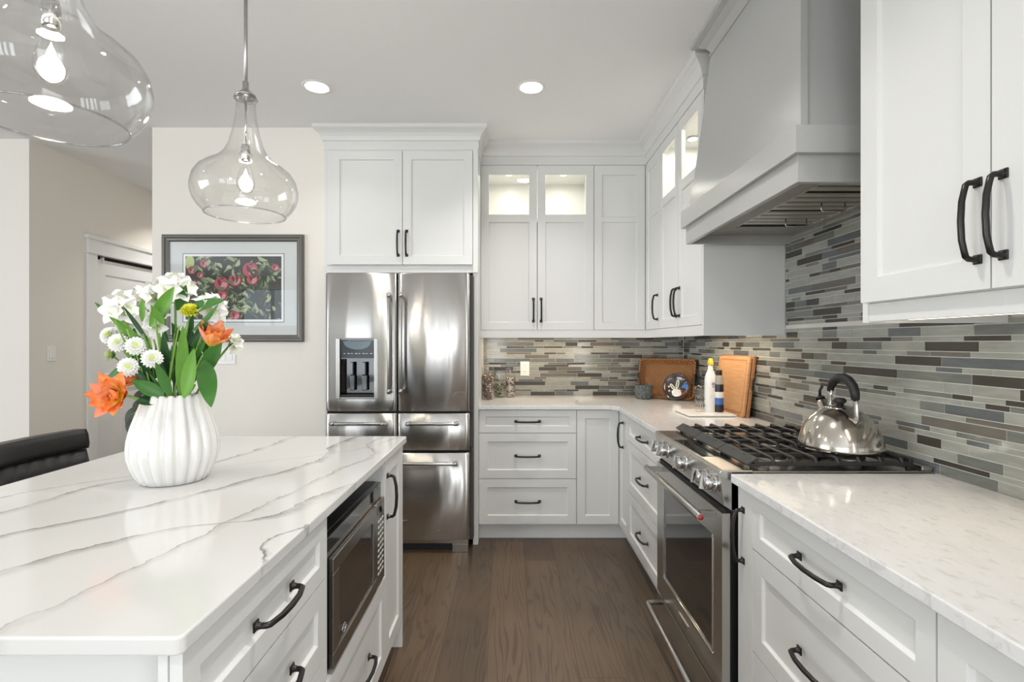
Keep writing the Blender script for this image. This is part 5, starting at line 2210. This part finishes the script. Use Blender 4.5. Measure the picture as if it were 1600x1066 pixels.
def alstro(head, d, R, n, label):
    R *= 1.25
    r_, h_ = start('lily_spray', label, 'flower', head, 'white lily sprays in the vase', 0.0034)
    g_ = random.Random(int((head[0] + 9) * 1000))
    bm = B()
    u, v_, w_ = frame(d)
    for i in range(n):
        a = 2 * PI * i / n + g_.uniform(-0.2, 0.2)
        out = (u * math.cos(a) + v_ * math.sin(a)) * (0.0 if i == 0 else 0.85) + w_ * 0.7
        out.normalize()
        c = h_ + out * R * 0.75
        uu, vv, ww = frame(out)
        for k in range(6):
            b = 2 * PI * k / 6 + i
            rad_ = uu * math.cos(b) + vv * math.sin(b)
            petal(bm, c - ww * R * 0.35, ww * 0.75 + rad_ * 0.62, ww - rad_ * 0.5, R * 1.0, R * 0.66, 0.25, -0.7, 0, 7, 4, 0.9, mi_base=2)
        for k in range(5):
            b = 2 * PI * k / 5
            e_ = c + ww * R * 0.35 + (uu * math.cos(b) + vv * math.sin(b)) * R * 0.16
            tube(bm, [c - ww * R * 0.3, e_], 0.0008, 5, mi=2)
        tube(bm, [h_ - w_ * R * 0.3, c - ww * R * 0.35], 0.0018, 6, mi=1)
    obj('bloom', bm, [WH, LG[3], WHG], r_)
    return r_


def tulip(head, d, R, label, openness=0.8, group='orange tulips in the vase'):
    r_, h_ = start('tulip', label, 'flower', head, group, 0.004, 0.0)
    bm = B()
    u, v_, w_ = frame(d)
    g_ = random.Random(int((head[2]) * 999))
    for ring, (n_p, op, L, W) in enumerate(((6, openness * 1.3, 1.05, 0.62), (6, openness * 1.0, 0.98, 0.58), (5, openness * 0.6, 0.80, 0.50), (3, openness * 0.25, 0.55, 0.42))):
        for k in range(n_p):
            a = 2 * PI * (k + 0.5 * (ring % 2)) / n_p + g_.uniform(-0.15, 0.15)
            rad_ = u * math.cos(a) + v_ * math.sin(a)
            o2 = op * g_.uniform(0.85, 1.15)
            al = w_ * math.cos(o2) + rad_ * math.sin(o2)
            nr = w_ * math.sin(o2) - rad_ * math.cos(o2)
            petal(bm, h_ + rad_ * R * 0.05, al, nr, R * L * g_.uniform(0.92, 1.06), R * W, 0.45, 0.5, 0 if g_.random() < 0.75 else 2, 8, 6, 0.80, mi_base=1)
    obj('bloom', bm, [ORG, ORY, PKO], r_)
    return r_


A1 = alstro(at(-0.143, -0.01, 1.449), (0.1, -0.7, 0.7), 0.044, 6, 'white lily spray at the upper left of the bouquet')
A2 = alstro(at(-0.081, 0.03, 1.480), (0.1, -0.6, 0.9), 0.043, 6, 'white lily spray at the top middle of the bouquet')
A3 = alstro(at(-0.009, 0.02, 1.509), (0.25, -0.6, 0.9), 0.042, 6, 'white lily spray at the very top of the bouquet')
A4 = alstro(at(0.096, 0.02, 1.451), (0.8, -0.4, 0.7), 0.038, 5, 'white lily spray at the upper right, above the right-hand tulip')
A5 = alstro(at(0.153, 0.04, 1.345), (0.9, -0.3, 0.4), 0.026, 4, 'small white spray peeking out right of the right-hand tulip')
A6 = alstro(at(-0.045, 0.0, 1.405), (-0.2, -0.9, 0.4), 0.032, 3, 'white spray half hidden in the middle of the bouquet')
daisy(at(0.069, -0.03, 1.445), (0.25, -0.55, 0.9), 0.030, 'lime yellow mum near the top of the bouquet', (YEL, YEL), None)
for dx, dy, z, d, lb in ((-0.190, -0.01, 1.372, (-0.1, -0.9, 0.5), 'white button mum farthest left, below the left lily spray'),
                         (-0.126, -0.03, 1.401, (0.2, -0.7, 0.8), 'white button mum highest of the mums, just under the left lily spray'),
                         (-0.126, -0.06, 1.350, (0.3, -0.95, 0.35), 'white button mum facing front, left of the cluster of mums'),
                         (-0.067, -0.07, 1.340, (0.6, -0.9, 0.35), 'white button mum facing front, right of the cluster of mums'),
                         (-0.012, -0.08, 1.303, (0.7, -0.8, 0.3), 'white button mum nearest the middle stems'),
                         (-0.081, -0.08, 1.278, (0.5, -0.9, 0.15), 'white button mum lowest, just above the big orange tulip')):
    daisy(at(dx, dy, z), d, 0.030, lb)
st = daisy(at(-0.192, 0.0, 1.312), (-0.8, -0.6, 0.1), 0.027, 'greenish white bloom at the left edge, above the big orange tulip', (WHG, GRC), None)
T1 = tulip(at(-0.096, -0.10, 1.197), (0.0, -0.98, 0.10), 0.072, 'large open orange tulip drooping over the left side of the vase', 1.0)
T2 = tulip(at(-0.096, -0.02, 1.230), (-0.3, -0.7, 0.5), 0.066, 'orange tulip tucked behind the large drooping one', 0.8)
T3 = tulip(at(0.130, -0.03, 1.338), (0.42, -0.30, 0.85), 0.078, 'orange tulip standing at the right side of the bouquet', 0.72)
# leaves
leaf(A1, at(-0.165, 0.0, 1.415), at(-0.235, -0.01, 1.461), 0.020, (0, -0.6, 0.8), 1, 0.4)
leaf(A2, at(-0.040, -0.05, 1.398), at(0.069, -0.08, 1.511), 0.046, (0.3, -1, 0.2), 0, 0.35)
leaf(A2, at(0.010, -0.06, 1.403), at(0.000, -0.08, 1.464), 0.034, (-0.3, -1, 0.1), 0, 0.5)
leaf(A1, at(-0.071, -0.04, 1.413), at(-0.043, -0.06, 1.480), 0.026, (-0.2, -1, 0.1), 0, 0.3)
leaf(A3, at(0.053, -0.02, 1.439), at(0.154, -0.05, 1.490), 0.040, (0.3, -1, 0.6), 1, -0.6)
leaf(A3, at(-0.003, 0.02, 1.451), at(0.045, 0.0, 1.530), 0.030, (0.4, -1, 0.1), 1, 0.4)
leaf(A4, at(0.074, -0.03, 1.384), at(0.195, -0.05, 1.449), 0.030, (0, -0.9, 0.6), 1, 0.5)
leaf(A4, at(0.062, -0.02, 1.340), at(0.149, -0.05, 1.408), 0.034, (0.2, -1, 0.4), 2, 0.3)
leaf(T3, at(0.087, -0.09, 1.188), at(0.154, -0.11, 1.327), 0.058, (-0.3, -1, 0.1), 0, 0.35)
leaf(T3, at(0.046, -0.04, 1.184), at(0.090, -0.08, 1.397), 0.036, (0.3, -1, 0.0), 0, 0.3)
leaf(A5, at(0.114, -0.04, 1.296), at(0.168, -0.07, 1.159), 0.056, (0.2, -1, 0.1), 1, 0.4, 0.15, 0.75)
leaf(A5, at(0.087, -0.02, 1.251), at(0.172, -0.03, 1.350), 0.052, (0.2, -1, 0.1), 1, 0.3)
leaf(A5, at(0.055, 0.0, 1.220), at(0.097, -0.02, 1.365), 0.040, (0.2, -1, 0.1), 1, 0.3)
leaf(T1, at(-0.071, -0.06, 1.316), at(-0.125, -0.09, 1.229), 0.036, (-0.5, -0.9, 0.2), 1, 0.4)
leaf(T1, at(0.010, -0.06, 1.191), at(-0.059, -0.09, 1.237), 0.040, (0.1, -1, 0.4), 1, 0.5)
leaf(T1, at(-0.009, -0.06, 1.186), at(-0.042, -0.10, 1.167), 0.040, (0.1, -1, 0.4), 2, 0.5)
leaf(T2, at(-0.032, -0.04, 1.194), at(-0.047, -0.06, 1.302), 0.045, (-0.2, -1, 0.1), 2, 0.3)
leaf(T2, at(0.030, -0.06, 1.186), at(0.016, -0.09, 1.293), 0.032, (0.1, -1, 0.1), 1, 0.3)
leaf(A6, at(-0.007, -0.02, 1.202), at(0.013, -0.05, 1.379), 0.030, (0.2, -1, 0.1), 2, 0.3)
leaf(A6, at(-0.080, 0.0, 1.280), at(-0.135, -0.02, 1.389), 0.034, (0, -1, 0.1), 2, 0.3)
leaf(A6, at(0.017, 0.02, 1.249), at(0.048, 0.02, 1.421), 0.040, (0.2, -1, 0.0), 2, 0.3)
roots = [A1, A2, A3, A4, A5, A6, T2, T3, T1]
for i in range(34):
    a = fr_.uniform(-1, 1)
    z0 = fr_.uniform(1.18, 1.36)
    x0_ = a * 0.10 * (z0 - 1.1) / 0.2
    y0_ = fr_.uniform(-0.06, 0.05)
    L = fr_.uniform(0.06, 0.12)
    th_ = a * 0.8 + fr_.uniform(-0.4, 0.4)
    leaf(roots[i % len(roots)], at(x0_, y0_, z0), at(x0_ + L * math.sin(th_), y0_ - fr_.uniform(0, 0.03), z0 + L * math.cos(th_)), fr_.uniform(0.012, 0.026), (fr_.uniform(-0.5, 0.5), -1, 0.2), fr_.choice((0, 1, 1, 2, 2)), 0.4)
# bare side stems branching among the leaves
for i in range(22):
    a = fr_.uniform(-1, 1)
    p0_ = at(a * 0.05, fr_.uniform(-0.06, 0.0), 1.16)
    p1_ = at(a * 0.15 + fr_.uniform(-0.02, 0.02), fr_.uniform(-0.09, 0.0), fr_.uniform(1.28, 1.42))
    q_ = roots[i % len(roots)]
    stem(q_, p0_ - q_.location, p1_ - q_.location, 0.0024, 0.012, LG[3] if i % 3 else LG[0])
# eucalyptus sprig hanging left of the vase
e_, h_ = start('eucalyptus_sprig', 'thin sprig of dark grey-green leaves hanging down the left side of the vase', 'leaf sprig', at(-0.135, -0.005, 1.125), None, 0.0014)
for a, b in ((at(-0.122, 0.0, 1.150), at(-0.140, -0.01, 1.105)), (at(-0.100, 0.0, 1.175), at(-0.118, -0.01, 1.140)), (at(-0.130, 0.0, 1.125), at(-0.134, -0.01, 1.075)), (at(-0.09, 0.0, 1.195), at(-0.115, -0.01, 1.185))):
    leaf(e_, a, b, 0.024, (0.5, -0.9, 0.1), 4, 0.3, 0.2, 0.8)
